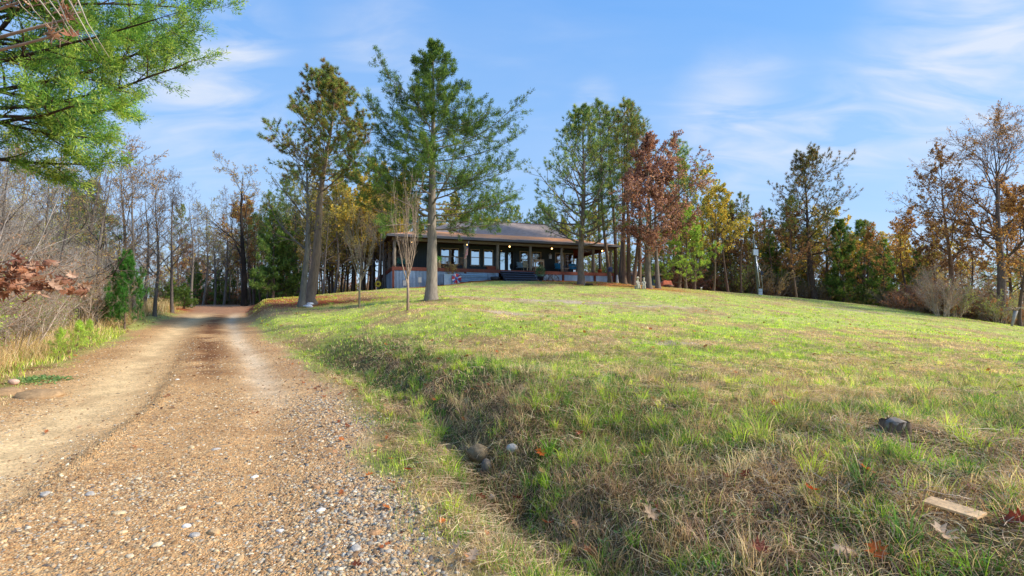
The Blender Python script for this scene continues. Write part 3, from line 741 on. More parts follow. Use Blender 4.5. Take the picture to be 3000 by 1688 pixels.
# ---- woods left of the house --------------------------------------
row(46, 700, 1160, 47, 62, [pines[1], pines[3], pines[0]], 'pine_tree', .54, .7, 'thin dark stemmed pine in the wood beside the house', 'dark stemmed pines beside the house')
row(16, 900, 1180, 44, 56, [olive[0], olive[0], olive[1]], 'tree', .7, .9, 'yellow olive leaved tree in the wood beside the house', 'yellow leaved trees beside the house')
row(22, 520, 900, 56, 72, [bare[0], bare[1], pines[3]], 'tree', .55, .76, 'thin dark stem in the open wood behind the road bend', 'thin stems behind the road bend')
row(7, 560, 760, 50, 58, [bare[1], bare[2], bare[0]], 'tree', .72, .92, 'wide leafless tree standing behind the road bend', 'leafless trees behind the road bend')
row(10, 880, 1160, 40.5, 46, [bare[1], bare[2], olive[0]], 'tree', .6, .85, 'grey stemmed half leafless tree near the house corner', 'grey stemmed trees near the house corner')
row(10, 560, 880, 55, 62, small_cedar, 'evergreen_tree', .5, .8, 'small evergreen in the understory behind the road bend', 'small evergreens behind the road bend')
row(20, 430, 900, 60, 72, [olive[0], bare[1], bare[2], rusty[1]], 'tree', .6, .85, 'tan and olive tree far back in the open wood', 'far trees in the open wood')
row(26, 440, 1150, 56, 66, brush, 'shrub', 1.2, 2.2, 'twiggy shrub between the stems of the open wood', 'shrubs between the stems of the open wood', 'shrub', ('stems', 'leaves'))
plant(rusty[0], 'oak_tree', 745, 50, .95, 'tree with thin golden leaves behind the road bend')
plant(pines[2], 'pine_tree', 835, 50, .8, 'pale green rounded pine behind the lawn corner')
plant(pines[0], 'pine_tree', 875, 46, .78, 'pale green pine crown behind the tall sparse pine')
plant(small_cedar[0], 'evergreen_tree', 800, 42, 1.15, 'dark green bushy cedar at the wood edge by the road bend', sz=1.25)
plant(small_cedar[1], 'evergreen_tree', 838, 43, 1.0, 'dark green cedar with feathery skirt next to the bushy cedar', sz=1.15)
m = decid(170, 12, .24, 3.0, 7, .5, ORG[:1]+OLV[:1], 1, .11, lin(56, 50, 44), lin(92, 80, 66), .35, (-.03, 0), (.7, 1.2), (7, 5, 4), .009)
plant(m, 'oak_tree', 716, 42, .92, 'dark forked trunk of an open crowned oak where the road bends')
m = decid(171, 11, .12, 2.0, 12, .3, None, 1, .1, lin(116, 106, 100), lin(120, 108, 100), .3, (0, 0), (.7, 1.3), (7, 5, 3), .007)
plant(m, 'bare_tree', 505, 30, .74, 'leafless grey narrow tree at the end of the thicket beside the road')
plant(bare[1], 'bare_tree', 455, 26, .6, 'leafless pale stemmed tree with a twisted trunk by the road')
plant(bare[0], 'bare_tree', 560, 40, .76, 'leafless spreading tree past the thicket end')
for px, Y, s, l in [(1107, 40.6, .66, 'grey trunk beside the house corner with a yellow sunflower ornament on it'), (1128, 41, .7, 'grey lichen covered trunk touching the porch corner')]:
    plant(bare[2] if px < 1120 else bare[1], 'oak_tree', px, Y, s, l)

# ---- thicket along the left of the road ---------------------------
rng = np.random.default_rng(23)
def thicket(n, s_lo, s_hi, ya, yb, off0, off1, protos_, label, group, s0, s1):
    for i in range(n):
        Y = ya+(yb-ya)*(i+rng.random())/n
        off = off0+(off1-off0)*rng.random()
        xw = float(XL(Y))-off/.87
        px = 1500+1500*xw/Y
        if px < -250: xw = (-250-1500)/1500*Y; px = -250+120*rng.random()
        s = s0+(s1-s0)*rng.random()
        plant(protos_[rng.integers(len(protos_))], 'shrub', px, Y, s, label, group, 'shrub', names=('stems', 'leaves'))
thicket(18, 0, 0, 8.5, 26, 1.6, 3.2, [thick[4], thick[2], thick[0]], 'bare grey twigged shrub at the front of the roadside thicket', 'shrubs at the front of the thicket', .5, .8)
thicket(26, 0, 0, 10, 34, 3.2, 7.0, thick, 'tall bare shrub in the middle of the roadside thicket', 'tall shrubs in the roadside thicket', .65, 1.0)
thicket(22, 0, 0, 14, 40, 7, 13, [thick[1], thick[3], thick[0]], 'high bare shrub at the back of the roadside thicket', 'high shrubs at the back of the thicket', .9, 1.3)
for i, (px, Y, s) in enumerate([(a, b, c*.8) for a, b, c in [(10, 15, .66), (100, 17, .64), (190, 19, .68), (280, 20, .74), (395, 24, .8), (50, 22, .85), (250, 26, .95), (345, 27, .95), (150, 26, .9), (425, 30, .8), (310, 24, .7), (-30, 19, .8)]]):
    plant(bare[i % 3], 'bare_tree', px, Y, s, 'slim leafless tree rising out of the roadside thicket', 'leafless trees in the roadside thicket')
plant(young_pine[0], 'pine_tree', 368, 20.5, .6, 'bushy bright green young pine at the front of the roadside thicket', sz=.95)
plant(young_pine[1], 'pine_tree', 318, 21, .42, 'small green pine sapling under the bushy young pine', sz=.36)
sap = conifer(77, 2.4, .03, .1, env_cone(.9, .1), 26, 'pine', [lin(150, 170, 80), lin(170, 184, 92), lin(130, 156, 80)], .03, (0, 0), (.4, 1.1), k1=5, k2=2, tuft=12, nl=.2, nw=.008, rmin=.004, dens=.8)
for i, (px, Y, s) in enumerate([(232, 14.6, .38), (268, 15.4, .36), (180, 13.6, .34)]):
    plant(sap, 'pine_sapling', px, Y, s, 'knee high yellow green pine sapling in the dry grass beside the road', 'pine saplings beside the road', 'sapling')
plant(small_cedar[0], 'evergreen_tree', 500, 33, .42, 'low spreading dark evergreen at the road bend', sz=.3)
plant(small_cedar[1], 'evergreen_tree', 540, 36, .5, 'dark evergreen bush beside the road bend', sz=.3)
plant(small_cedar[1], 'evergreen_tree', 250, 32, 1.25, 'grey green cedar rising behind the roadside thicket', sz=1.35)
plant(small_cedar[0], 'evergreen_tree', 215, 30, 1.1, 'shaded cedar hidden behind the bare twigs of the thicket', sz=1.2)
print('trees', time.time()-T0)

# ------------------------------------------------------------------ gravel, grass, litter
def wedge(rng, n, y0, y1, xl=-1.12, xr=1.12):
    u = rng.random(n); yy = np.sqrt(y0*y0+u*(y1*y1-y0*y0))
    return (xl+(xr-xl)*rng.random(n))*yy, yy
def ray_ground(px, py):
    u, v = (px-1500)/1500, (844-py)/1500
    d = np.array([u, CP-v*SP, SP+v*CP]); t = np.linspace(1.5, 60, 3000)
    p = np.array([0, 0, HC])+d*t[:, None]; h = H(p[:, 0], p[:, 1]); i = np.argmax(p[:, 2] < h)
    return p[i, 0], p[i, 1], h[i]
rng = np.random.default_rng(77)
# icosahedron
ph = (1+5**.5)/2
IV = unit(np.array([(-1, ph, 0), (1, ph, 0), (-1, -ph, 0), (1, -ph, 0), (0, -1, ph), (0, 1, ph), (0, -1, -ph), (0, 1, -ph), (ph, 0, -1), (ph, 0, 1), (-ph, 0, -1), (-ph, 0, 1)]))
IF = np.array([(0, 11, 5), (0, 5, 1), (0, 1, 7), (0, 7, 10), (0, 10, 11), (1, 5, 9), (5, 11, 4), (11, 10, 2), (10, 7, 6), (7, 1, 8), (3, 9, 4), (3, 4, 2), (3, 2, 6), (3, 6, 8), (3, 8, 9), (4, 9, 5), (2, 4, 11), (6, 2, 10), (8, 6, 7), (9, 8, 1)])
PEB = [lin(196, 166, 122), lin(180, 146, 104), lin(208, 184, 144), lin(160, 124, 86), lin(200, 174, 134), lin(186, 158, 122), lin(214, 200, 172), lin(140, 110, 82), lin(172, 158, 138), lin(150, 120, 90), lin(176, 140, 98)]
PEBG = [lin(146, 138, 126), lin(122, 116, 108), lin(166, 156, 140), lin(188, 178, 158), lin(100, 92, 86), lin(196, 168, 130), lin(176, 142, 104)]
def pebbles(n, y0, y1, dens_mod, smin, smax, g, rect=None):
    px, py = wedge(rng, n, y0, y1)
    if rect: px, py = rect[0]+(rect[1]-rect[0])*rng.random(n), rect[2]+(rect[3]-rect[2])*rng.random(n)
    w = road_w(px, py, .35)
    s = (px-XL(py))/(XR(py)-XL(py))
    rut = np.maximum(np.exp(-((s-.30)/.13)**2), .8*np.exp(-((s-.8)/.07)**2)*sst(7, 11, py))
    edge = sst(.78, .96, s)*(1-sst(8, 14, py))
    pr = w*(1-.9*rut)*(.42+.58*sst(.35, .6, fbm(px*1.2, py*1.2, 3, 91)))*(.6+.45*edge)
    k = rng.random(n) < pr*dens_mod
    px, py, edge = px[k], py[k], edge[k]; m = len(px)
    sz = smin*(smax/smin)**(rng.random(m)**2.3)*(1+.25*edge)
    A = rng.random(m)*6.28
    sc3 = np.stack([sz*(.9+.5*rng.random(m)), sz*(.65+.3*rng.random(m)), sz*(.4+.25*rng.random(m))], 1)
    V = IV[None]*sc3[:, None]*(1+.22*(rng.random((m, 12, 1))-.5))
    tilt = rng.normal(size=m)*.25
    V2 = V.copy(); V2[..., 2] = V[..., 2]+V[..., 0]*tilt[:, None]
    x_ = V2[..., 0]*np.cos(A)[:, None]-V2[..., 1]*np.sin(A)[:, None]; y_ = V2[..., 0]*np.sin(A)[:, None]+V2[..., 1]*np.cos(A)[:, None]
    z0 = H(px, py)-sz*(.12*rng.random(m)+.02)
    V = np.stack([x_+px[:, None], y_+py[:, None], V2[..., 2]+z0[:, None]], -1).reshape(-1, 3)
    F = (np.arange(m)[:, None, None]*12+IF[None]).reshape(-1, 3)
    c = pick(rng, m, PEB, .22); cg_ = pick(rng, m, PEBG, .2)
    use = rng.random(m) < (.12+.4*edge); c[use] = cg_[use]
    g.add(V, None, F, np.repeat(c, 12, 0)); return m
g = Geo()
c1 = pebbles(150000, 2.3, 5.2, 1, .0045, .023, g); c2 = pebbles(100000, 5.2, 9.5, 1, .008, .026, g); c3 = pebbles(60000, 9.5, 18, .8, .014, .03, g)
pebbles(26000, 1, 2, 1, .006, .023, g, (-5.5, 1.2, -.8, 2.6))
print('pebbles', c1, c2, c3)
o = part('gravel', g, M_stone, None, True); kind(o, 'stuff', 'loose tan and grey pebbles covering the road', 'gravel')

def blades(g, px, py, hgt, wid, lean, az, col, z=None, two=True):
    n = len(px)
    z = H(px, py) if z is None else z
    d = np.stack([np.cos(az), np.sin(az)], 1)
    s = np.stack([-np.sin(az), np.cos(az)], 1)
    # face the width at random
    tw = rng.random(n)*6.28; s = np.stack([np.cos(tw), np.sin(tw)], 1)
    b = np.stack([px, py, z-.01], 1)
    S = np.concatenate([s, np.zeros((n, 1))], 1)*wid[:, None]*.5
    def pt(t, f): # t height param; bending
        hx = lean*t**1.8
        o = np.zeros((n, 3)); o[:, :2] = d*(hgt*hx)[:, None]; o[:, 2] = hgt*t*np.sqrt(np.clip(1-(lean*t**.8*.85)**2, .02, 1)); return b+o
    m_, t_ = pt(.55, 1), pt(1., 1)
    V = np.stack([b-S, b+S, m_+S*.8, m_-S*.8, t_], 1).reshape(-1, 3)
    i = np.arange(n)[:, None]*5
    g.add(V, i+np.array([0, 1, 2, 3]), i+np.array([3, 2, 4]), np.repeat(col, 5, 0))

CLR = [(ray_ground(2622, 1290)[:2], .3), (ray_ground(2800, 1535)[:2], .2), (ray_ground(2740, 1535)[:2], .16), (ray_ground(2860, 1560)[:2], .16), (ray_ground(1400, 1352)[:2], .2)]
def clear(a, b):
    m = np.ones(len(a), bool)
    for (u, v), r in CLR: m &= np.hypot(a-u, (b-v)/1.6+.12) > r
    return m
def lawn_mask(px, py):
    return 1-road_w(px, py, .3)
GR = [lin(126, 150, 58), lin(104, 138, 54), lin(150, 168, 66), lin(86, 118, 50), lin(138, 154, 72)]
GRY = [lin(176, 194, 66), lin(158, 186, 60), lin(196, 206, 90), lin(140, 176, 60)]
DRY = [lin(202, 182, 140), lin(182, 158, 118), lin(218, 200, 160), lin(156, 130, 98), lin(174, 150, 114)]
DKG = [lin(86, 126, 48), lin(68, 104, 42), lin(112, 148, 56), lin(56, 86, 38), lin(94, 130, 66)]
DRK = [lin(172, 144, 118), lin(132, 106, 86), lin(196, 172, 144), lin(92, 74, 60), lin(158, 126, 102)]
def grass_layer(g, n, y0, y1, h0, h1, w0, kgreen=1.0, rect=None):
    px, py = wedge(rng, n, y0, y1)
    if rect: px, py = rect[0]+(rect[1]-rect[0])*rng.random(n), rect[2]+(rect[3]-rect[2])*rng.random(n)
    w = lawn_mask(px, py)
    l = (XL(py)-px)*.87
    k = (rng.random(n) < w) & (l < .6)
    px, py = px[k], py[k]; n = len(px)
    gr = greenness(px, py); bk = bank(px, py)
    hs = (px*-.33+(py-44.3)*.94)
    pine = sst(-2.8, -1.2, hs+1.5)
    patch = np.zeros(n)
    for a in [(1640, 878, 27, 3.2, 1.3), (1500, 925, 20, 1.6, .8), (1263, 878, 23.8, 1.6, .7), (930, 893, 26.5, 3.5, 1.4)]:
        patch = np.maximum(patch, blob(px, py, *a))
    edge = sst(0, .8, (px-XR(py))*.87)
    keep = (rng.random(n) < (1-.85*patch)*(1-.9*pine*(py > 30))*(.35+.65*edge)*(1-.25*bk)) & (clear(px, py) | (rng.random(n) < .25))
    px, py, gr, bk = px[keep], py[keep], gr[keep], bk[keep]; n = len(px)
    isg = rng.random(n) < (.10+.82*gr)*(1-.18*bk)*kgreen
    far = sst(6, 20, py)
    cg1 = pick(rng, n, GR, .2); cy = pick(rng, n, GRY, .15); cd = pick(rng, n, DRY, .2); dk = pick(rng, n, DKG, .2); dd = pick(rng, n, DRK, .25)
    yel = (rng.random(n) < .35+.45*far)[:, None]
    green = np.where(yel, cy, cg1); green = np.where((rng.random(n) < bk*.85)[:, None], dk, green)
    dry = np.where((rng.random(n) < bk*.9)[:, None], dd, cd)
    col = np.where(isg[:, None], green, dry)
    col = col*(.78+.5*sst(.3, .7, fbm(px*2.6, py*2.6, 3, 43)))[:, None]
    hgt = (h0+(h1-h0)*rng.random(n)**1.5)*(.7+.6*fbm(px*1.7, py*1.7, 2, 95))*(1+.5*bk)*np.where(isg, 1, 1.1)*1.15
    lean = np.where(isg, .15+.6*rng.random(n), .55+.55*rng.random(n))
    blades(g, px, py, hgt, w0*(.6+.8*rng.random(n)), lean, rng.random(n)*6.28, col)
g = Geo()
grass_layer(g, 130000, 2.2, 6.5, .03, .12, .0038)
grass_layer(g, 150000, 6.5, 12, .03, .09, .006)
grass_layer(g, 120000, 12, 22, .035, .08, .011)
grass_layer(g, 90000, 22, 44, .03, .07, .022)
grass_layer(g, 26000, 1, 2, .03, .12, .0042, 1.0, (-1, 7, -1.2, 2.3))
grass_layer(g, 9000, 1, 2, .03, .11, .006, 1.0, (4.5, 12, 1, 7))
# matted dead grass lying in arcs
def thatch(g, n, y0, y1, L0, L1, wd, cond, pal):
    px, py = wedge(rng, n, y0, y1); k = cond(px, py); px, py = px[k], py[k]; n = len(px)
    az = rng.random(n)*6.28; L = L0+(L1-L0)*rng.random(n); cv = rng.normal(size=n)*1.3
    z0 = H(px, py)+.01+.05*rng.random(n); pts = []; x_, y_, a_ = px.copy(), py.copy(), az.copy()
    for j in range(5):
        hh = H(x_, y_); arch = .03*np.sin(PI*j/4)*rng.random(n)
        pts.append(np.stack([x_, y_, np.maximum(hh+.008, z0)+arch], 1)); x_ = x_+np.cos(a_)*L/4; y_ = y_+np.sin(a_)*L/4; a_ = a_+cv/4
    pts = np.stack(pts, 1); c = pick(rng, n, pal, .25)
    S = np.stack([-np.sin(az), np.cos(az), .4+0*az], 1)*(wd*(.6+.8*rng.random(n)))[:, None]*.5
    V = np.stack([pts-S[:, None], pts+S[:, None]], 2).reshape(-1, 3)
    b = np.arange(n)[:, None, None]*10+np.arange(4)[None, :, None]*2
    q = (b+np.array([0, 1, 3, 2])).reshape(-1, 4)
    g.add(V, q, None, np.repeat(c, 10, 0))
onl = lambda a, b: (rng.random(len(a)) < lawn_mask(a, b)) & ((a-XR(b)) > .2)
lowg = lambda a, b: onl(a, b) & (rng.random(len(a)) > greenness(a, b)*.8)
thatch(g, 44000, 2.2, 7, .08, .3, .0036, onl, DRY+DRK)
thatch(g, 42000, 7, 15, .08, .26, .006, lowg, DRY+DRY+DRK)
stp = rg0 = (2.95, 4.1)
thatch(g, 9000, 3.2, 5.6, .12, .35, .004, lambda a, b: (np.hypot((a-3.2)/1.4, (b-4.1)/.9) < 1), [lin(186, 170, 150), lin(160, 142, 124), lin(204, 188, 164)])
# tussocks
def tuss(g, n, y0, y1, k, h, wd, pal, cond, sp=.05, xl=-1.1, xr=1.1):
    cx, cy = wedge(rng, n, y0, y1, xl, xr); m = cond(cx, cy); cx, cy = cx[m], cy[m]; n = len(cx)
    s = .6+.8*rng.random(n); tone = pick(rng, n, pal, .15)
    az = rng.random((n, k))*6.28; rr = sp*rng.random((n, k))*s[:, None]
    px = (cx[:, None]+np.cos(az)*rr).ravel(); py = (cy[:, None]+np.sin(az)*rr).ravel()
    hg = (h*s[:, None]*(.5+.7*rng.random((n, k)))).ravel()
    az2 = (az+rng.normal(size=az.shape)*.5).ravel()
    col = np.repeat(tone, k, 0)*(.75+.5*rng.random((n*k, 1)))
    dry = rng.random(n*k) < .15; col[dry] = pick(rng, int(dry.sum()), DRY)
    blades(g, px, py, hg, wd*(.6+.8*rng.random(n*k)), .25+.75*rng.random(n*k), az2, col)
onl = lambda a, b: (rng.random(len(a)) < lawn_mask(a, b)) & ((a-XR(b)) > .35) & clear(a, b)
tp = lambda a, b: fbm(a*1.6+3, b*1.6, 3, 41) > .5
onb = lambda a, b: onl(a, b) & tp(a, b) & (rng.random(len(a)) < bank(a, b))
offb = lambda a, b: onl(a, b) & (rng.random(len(a)) > bank(a, b)) & (rng.random(len(a)) < greenness(a, b)+.1)
tuss(g, 3200, 2.2, 12, 34, .2, .0055, GR+DKG+GRY[:2], onb)
tuss(g, 1300, 2.3, 9, 26, .14, .005, GRY+GRY+GR, lambda a, b: onl(a, b) & tp(a, b))
tuss(g, 1400, 5, 16, 26, .13, .007, GRY+GR[:2], offb)
tuss(g, 2200, 14, 34, 14, .11, .014, GRY+GR[:2], offb, .09)
tuss(g, 500, 2.3, 8, 30, .24, .0035, DRY+DRK, onl, .09)
o = part('grass', g, M_grass); kind(o, 'stuff', 'short mixed green and straw coloured lawn grass', 'grass')
# tall dry grass on the left verge
g = Geo()
def verge(n, y0, y1, off0, off1, h0, h1, wd, pal, lean=.5):
    yy = np.sqrt(y0*y0+rng.random(n)*(y1*y1-y0*y0)); off = off0+(off1-off0)*rng.random(n)
    off = off+(fbm(yy*1.3, yy*0, 2, 97)-.5)*.8
    xx = XL(yy)-off/.87
    k = (xx > -1.9*yy) & (fbm(xx*1.1, yy*1.1, 3, 98) > .36); xx, yy = xx[k], yy[k]; m = len(xx)
    hg = h0+(h1-h0)*rng.random(m)**1.6
    blades(g, xx, yy, hg, wd*(.6+.8*rng.random(m))*(1+yy/18), lean*(.3+1.2*rng.random(m)), rng.random(m)*6.28, pick(rng, m, pal, .22))
verge(26000, 7.5, 16, .7, 5.5, .15, .75, .004, DRY+DRY+[lin(188, 160, 110), lin(120, 130, 66)])
verge(22000, 16, 36, .8, 5.5, .2, .8, .006, DRY+[lin(178, 150, 100), lin(130, 140, 74)])
verge(16000, 4.5, 22, 3.5, 16, .1, .6, .006, DRY+DRK)
verge(12000, 7.5, 20, .3, 3.0, .08, .3, .006, GR+GRY+DRY)
o = part('tall_grass', g, M_grass); kind(o, 'stuff', 'tall dry straw coloured grass on the verge of the road', 'grass')
# low broad leaved weeds
g = Geo()
def weeds(n, y0, y1, cond, pal, sz=.03, k=7, xl=-1.1, xr=1.1, sp=.06):
    cx, cy = wedge(rng, n, y0, y1, xl, xr); m = cond(cx, cy); cx, cy = cx[m], cy[m]; n = len(cx)
    az = rng.random((n, k))*6.28; rr = sp*rng.random((n, k))
    px = (cx[:, None]+np.cos(az)*rr).ravel(); py = (cy[:, None]+np.sin(az)*rr).ravel()
    q = np.stack([px, py, H(px, py)+.015+.05*rng.random(n*k)], 1)
    D = unit(np.stack([np.cos(az).ravel(), np.sin(az).ravel(), .5*rng.normal(size=n*k)+.15], 1))
    g.leaves(q, D, np.tile([0, 0, 1.], (n*k, 1))+rng.normal(size=(n*k, 3))*.35, sz*(.6+.8*rng.random(n*k)), sz*.6*np.ones(n*k), pick(rng, n*k, pal, .25))
WD = [lin(88, 124, 66), lin(70, 104, 56), lin(112, 140, 80), lin(60, 88, 56)]
weeds(3600, 2.2, 8, onb, WD, .034)
weeds(1200, 2.3, 12, onl, WD, .03)
weeds(1400, 6, 16, onb, WD, .05, 8)
vc = lambda a, b: (np.hypot((a-P(120, 1095, 10.6)[0])/1., b-10.7) < .25+.9*(fbm(a*2, b*2, 2, 111)-.3))
weeds(1800, 9.6, 12.2, vc, [lin(100, 130, 80), lin(80, 112, 66), lin(128, 152, 96)], .06, 6, -1.1, -.7, .1)
vm = lambda a, b: (np.abs((XL(b)-a)*.87-.25-.3*np.sin(b*.8)) < .35) & (fbm(a*.8, b*.8, 2, 99) > .5)
weeds(5000, 8, 18, vm, [lin(140, 150, 80), lin(122, 138, 70)], .03, 6, -1.1, -.5)
o = part('ground_cover', g, M_leaf); kind(o, 'stuff', 'low broad leaved green weeds among the grass', 'weeds')

# oak leaf outline
OL = np.array([(0, -.55), (.03, -.3), (.14, -.22), (.30, -.30), (.17, -.06), (.22, 0), (.46, .02), (.2, .18), (.2, .26), (.34, .40), (.12, .38), (0, .58),
               (-.12, .38), (-.34, .40), (-.2, .26), (-.2, .18), (-.46, .02), (-.22, 0), (-.17, -.06), (-.30, -.30), (-.14, -.22), (-.03, -.3)])
OLV_ = np.concatenate([[(0, 0), (0, -.25), (0, .28)], OL])
def _fan():
    m = len(OL); T = []
    for i in range(m):
        a, b = i, (i+1) % m
        ymid = (OL[a, 1]+OL[b, 1])/2
        c = 1 if ymid < -.12 else (2 if ymid > .2 else 0)
        T.append((c, 3+a, 3+b))
    T += [(0, 1, 3+4), (0, 3+18, 1), (0, 3+8, 2), (0, 2, 3+14)]
    return np.array(T)
OLT = _fan()
def oak_leaves(g, q, size, az, pal, curl=.35, tilt=.35, nrm=None):
    n = len(q)
    L2 = OLV_[None]*size[:, None, None]
    cz = curl*(OLV_[:, 0]**2*1.6-.1*OLV_[:, 1]+.6*OLV_[:, 1]**2)[None]*size[:, None]*(.3+1.4*rng.random((n, 1)))*np.where(rng.random((n, 1)) < .8, 1, -1)
    V = np.concatenate([L2, cz[..., None]], -1)
    if nrm is None:
        N = unit(np.stack([rng.normal(size=n)*tilt, rng.normal(size=n)*tilt, np.ones(n)], 1))
    else: N = unit(nrm)
    a = np.stack([np.cos(az), np.sin(az), 0*az], 1); X = unit(np.cross(a, N)); Y_ = np.cross(N, X)
    Wv = V[..., :1]*X[:, None]+V[..., 1:2]*Y_[:, None]+V[..., 2:]*N[:, None]+q[:, None]
    T = (np.arange(n)[:, None, None]*len(OLV_)+OLT[None]).reshape(-1, 3)
    c = np.repeat(pick(rng, n, pal, .2), len(OLV_), 0)
    g.add(Wv.reshape(-1, 3), None, T, c)
LP = [lin(176, 98, 52), lin(150, 78, 44), lin(190, 140, 100), lin(196, 160, 124), lin(128, 70, 46), lin(206, 118, 54)]
g = Geo()
def litter(n, y0, y1, cond, s0, s1, pal, dz=.02):
    px, py = wedge(rng, n, y0, y1); k = cond(px, py); px, py = px[k], py[k]; n = len(px)
    q = np.stack([px, py, H(px, py)+dz+.02*rng.random(n)], 1)
    oak_leaves(g, q, s0+(s1-s0)*rng.random(n), rng.random(n)*6.28, pal)
litter(620, 4.5, 26, lambda a, b: (lawn_mask(a, b) > .5) & (a > XR(b)), .07, .13, LP, .045)
litter(2600, 2.4, 15, lambda a, b: np.abs((a-XR(b))*.87-.1) < .55, .04, .09, LP+[lin(150, 120, 92), lin(120, 90, 70)])
litter(5000, 8, 30, lambda a, b: ((XL(b)-a)*.87 > .15) & ((XL(b)-a)*.87 < 2.2) & (rng.random(len(a)) < .9), .07, .13, LP[:2]+LP[2:5]+[lin(150, 100, 76)], .02)
litter(260, 3, 20, lambda a, b: road_w(a, b) > .8, .04, .08, LP[:5], .01)
litter(3200, 8, 24, lambda a, b: (road_w(a, b) > .8) & (np.abs((a-XL(b))/(XR(b)-XL(b))-.6) < .1) & (fbm(a*.9, b*.9, 3, 81) > .45), .05, .1, [lin(120, 80, 58), lin(100, 66, 50), lin(140, 96, 70)], .01)
o = part('leaf_litter', g, M_dryleaf); kind(o, 'stuff', 'scattered fallen brown leaves', 'fallen leaves')
# the larger near leaves, each its own thing
NEAR = [(1385, 1665, 'pale tan'), (1340, 1640, 'pale brown'), (1150, 1440, 'rust'), (1195, 1400, 'rust brown'), (1450, 1500, 'dark russet'), (1582, 1345, 'orange'), (1520, 1490, 'dark red'), (1590, 1405, 'tan'),
        (1700, 1290, 'red brown'), (1880, 1350, 'rust'), (2130, 1425, 'brown'), (2185, 1415, 'rust brown'), (2380, 1470, 'bright orange'), (2540, 1405, 'orange'), (1925, 1520, 'dark rust'), (2570, 1650, 'orange brown'),
        (2270, 1205, 'bright orange'), (2230, 1645, 'dark brown'), (2770, 1610, 'pale grey tan'), (2975, 1560, 'red'), (2850, 1470, 'dark red'), (1735, 1660, 'brown'), (2480, 1650, 'pale brown'), (2550, 1175, 'pale pink tan'), (1910, 1545, 'pale tan'),
        (2890, 1095, 'orange'), (2620, 1078, 'dark red'), (1410, 1480, 'red brown'), (1605, 1560, 'rust'), (1690, 1570, 'tan brown'), (1300, 1380, 'red'), (995, 1168, 'bright rust'), (1130, 1018, 'orange'), (1250, 1018, 'tan orange'), (1905, 970, 'orange'), (1700, 935, 'rust')]
PC = {'pale': lin(206, 176, 144), 'rust': lin(170, 84, 46), 'dark': lin(112, 56, 42), 'orange': lin(210, 106, 44), 'tan': lin(196, 152, 112), 'red': lin(156, 70, 50), 'brown': lin(150, 96, 62), 'bright': lin(214, 92, 40)}
for k, (px, py, c) in enumerate(NEAR):
    a, b, z_ = ray_ground(px, py); g = Geo(); key = c.split()[0]
    s = .11+.04*rng.random()
    oak_leaves(g, np.array([[0, 0, 0.]]), np.array([s]), np.array([0.]), [PC[key]], .5, .45)
    o = part('fallen_leaf', g, M_dryleaf); o.location = (a, b, z_+.075); o.rotation_euler = (rng.normal()*.2, rng.normal()*.2, rng.random()*6.28)
    where = 'lying on the gravel edge' if px < 1420 and py > 1150 else ('lying on the upper lawn' if py < 1060 else ('caught in the grass of the ditch' if px < 1800 else ('by the plank and the stump' if px > 2450 else 'lying in the rough grass of the bank')))
    tag(o, f'{c} oak leaf {where}', 'leaf', 'large fallen oak leaves')
print('ground cover', time.time()-T0)

# ------------------------------------------------------------------ house
A_ = P(1150, 781.5, 39.6); B_ = P(1652, 796.7, 44.4)
ud = unit((B_-A_)[:2]); HROT = math.atan2(ud[1], ud[0]); nd2 = np.array([-ud[1], ud[0]])
DZ = (A_[2]+B_[2])/2
def lx(px, ly):
    r = (px-1500)/1500/.9966
    # A+u*x+n*ly : X = r*Y
    bx, by = A_[0]+nd2[0]*ly, A_[1]+nd2[1]*ly
    return (r*by-bx)/(ud[0]-r*ud[1])
def lz(py, x, ly):
    Y = A_[1]+ud[1]*x+nd2[1]*ly
    return P(1500, py, Y)[2]-DZ
def hw(x, y_, z_=None):
    p = A_[:2]+ud*x+nd2*y_
    return (p[0], p[1], float(H(np.array([p[0]]), np.array([p[1]]))[0]) if z_ is None else DZ+z_)
rng = np.random.default_rng(404)
LH = lx(1797, 0); DP = 15.5; WY = 2.6
house = thing('house', 'long low house with deep porch, grey hip roof and corrugated metal skirt atop the hill', 'house', (A_[0], A_[1], DZ), HROT)
c_slate = lin(44, 56, 64); c_wood = lin(124, 74, 62); c_post = lin(150, 138, 124); c_beam = lin(120, 108, 94); c_skirt = lin(146, 168, 192)
WX0, WX1 = .9, LH-2.7
g = Geo(); g.box((WX0, WY, 0), (WX1, DP-1, 2.75), c_slate)
for i in range(int((WX1-WX0)/.4)):
    x0 = WX0+.2+i*.4; g.box((x0, WY-.018, .02), (x0+.05, WY+.01, 2.7), c_slate*1.15)
for i in range(30):
    y0 = WY+.2+i*.4; g.box((WX1-.01, y0, .02), (WX1+.018, y0+.05, 2.7), c_slate*1.15)
part('wall', g, M_paint, house)
g = Geo()
for i in range(int(LH/.14)+1): g.box((i*.14, 0.02, -.045), (i*.14+.13, WY-.02, 0), c_wood*(.7+.3*rng.random()))
g.box((0.02, .04, -.25), (LH, DP, -.05), c_wood*.6)
part('deck', g, M_wood, house)
g = Geo(); g.box((-.03, -.04, -.26), (LH+.03, .018, .012), c_wood*1.0); g.box((-.05, -.03, -.262), (-.0, DP, .01), c_wood*.95); g.box((LH, -.03, -.262), (LH+.05, DP, .01), c_wood*.95)
part('deck_edge', g, M_wood, house)
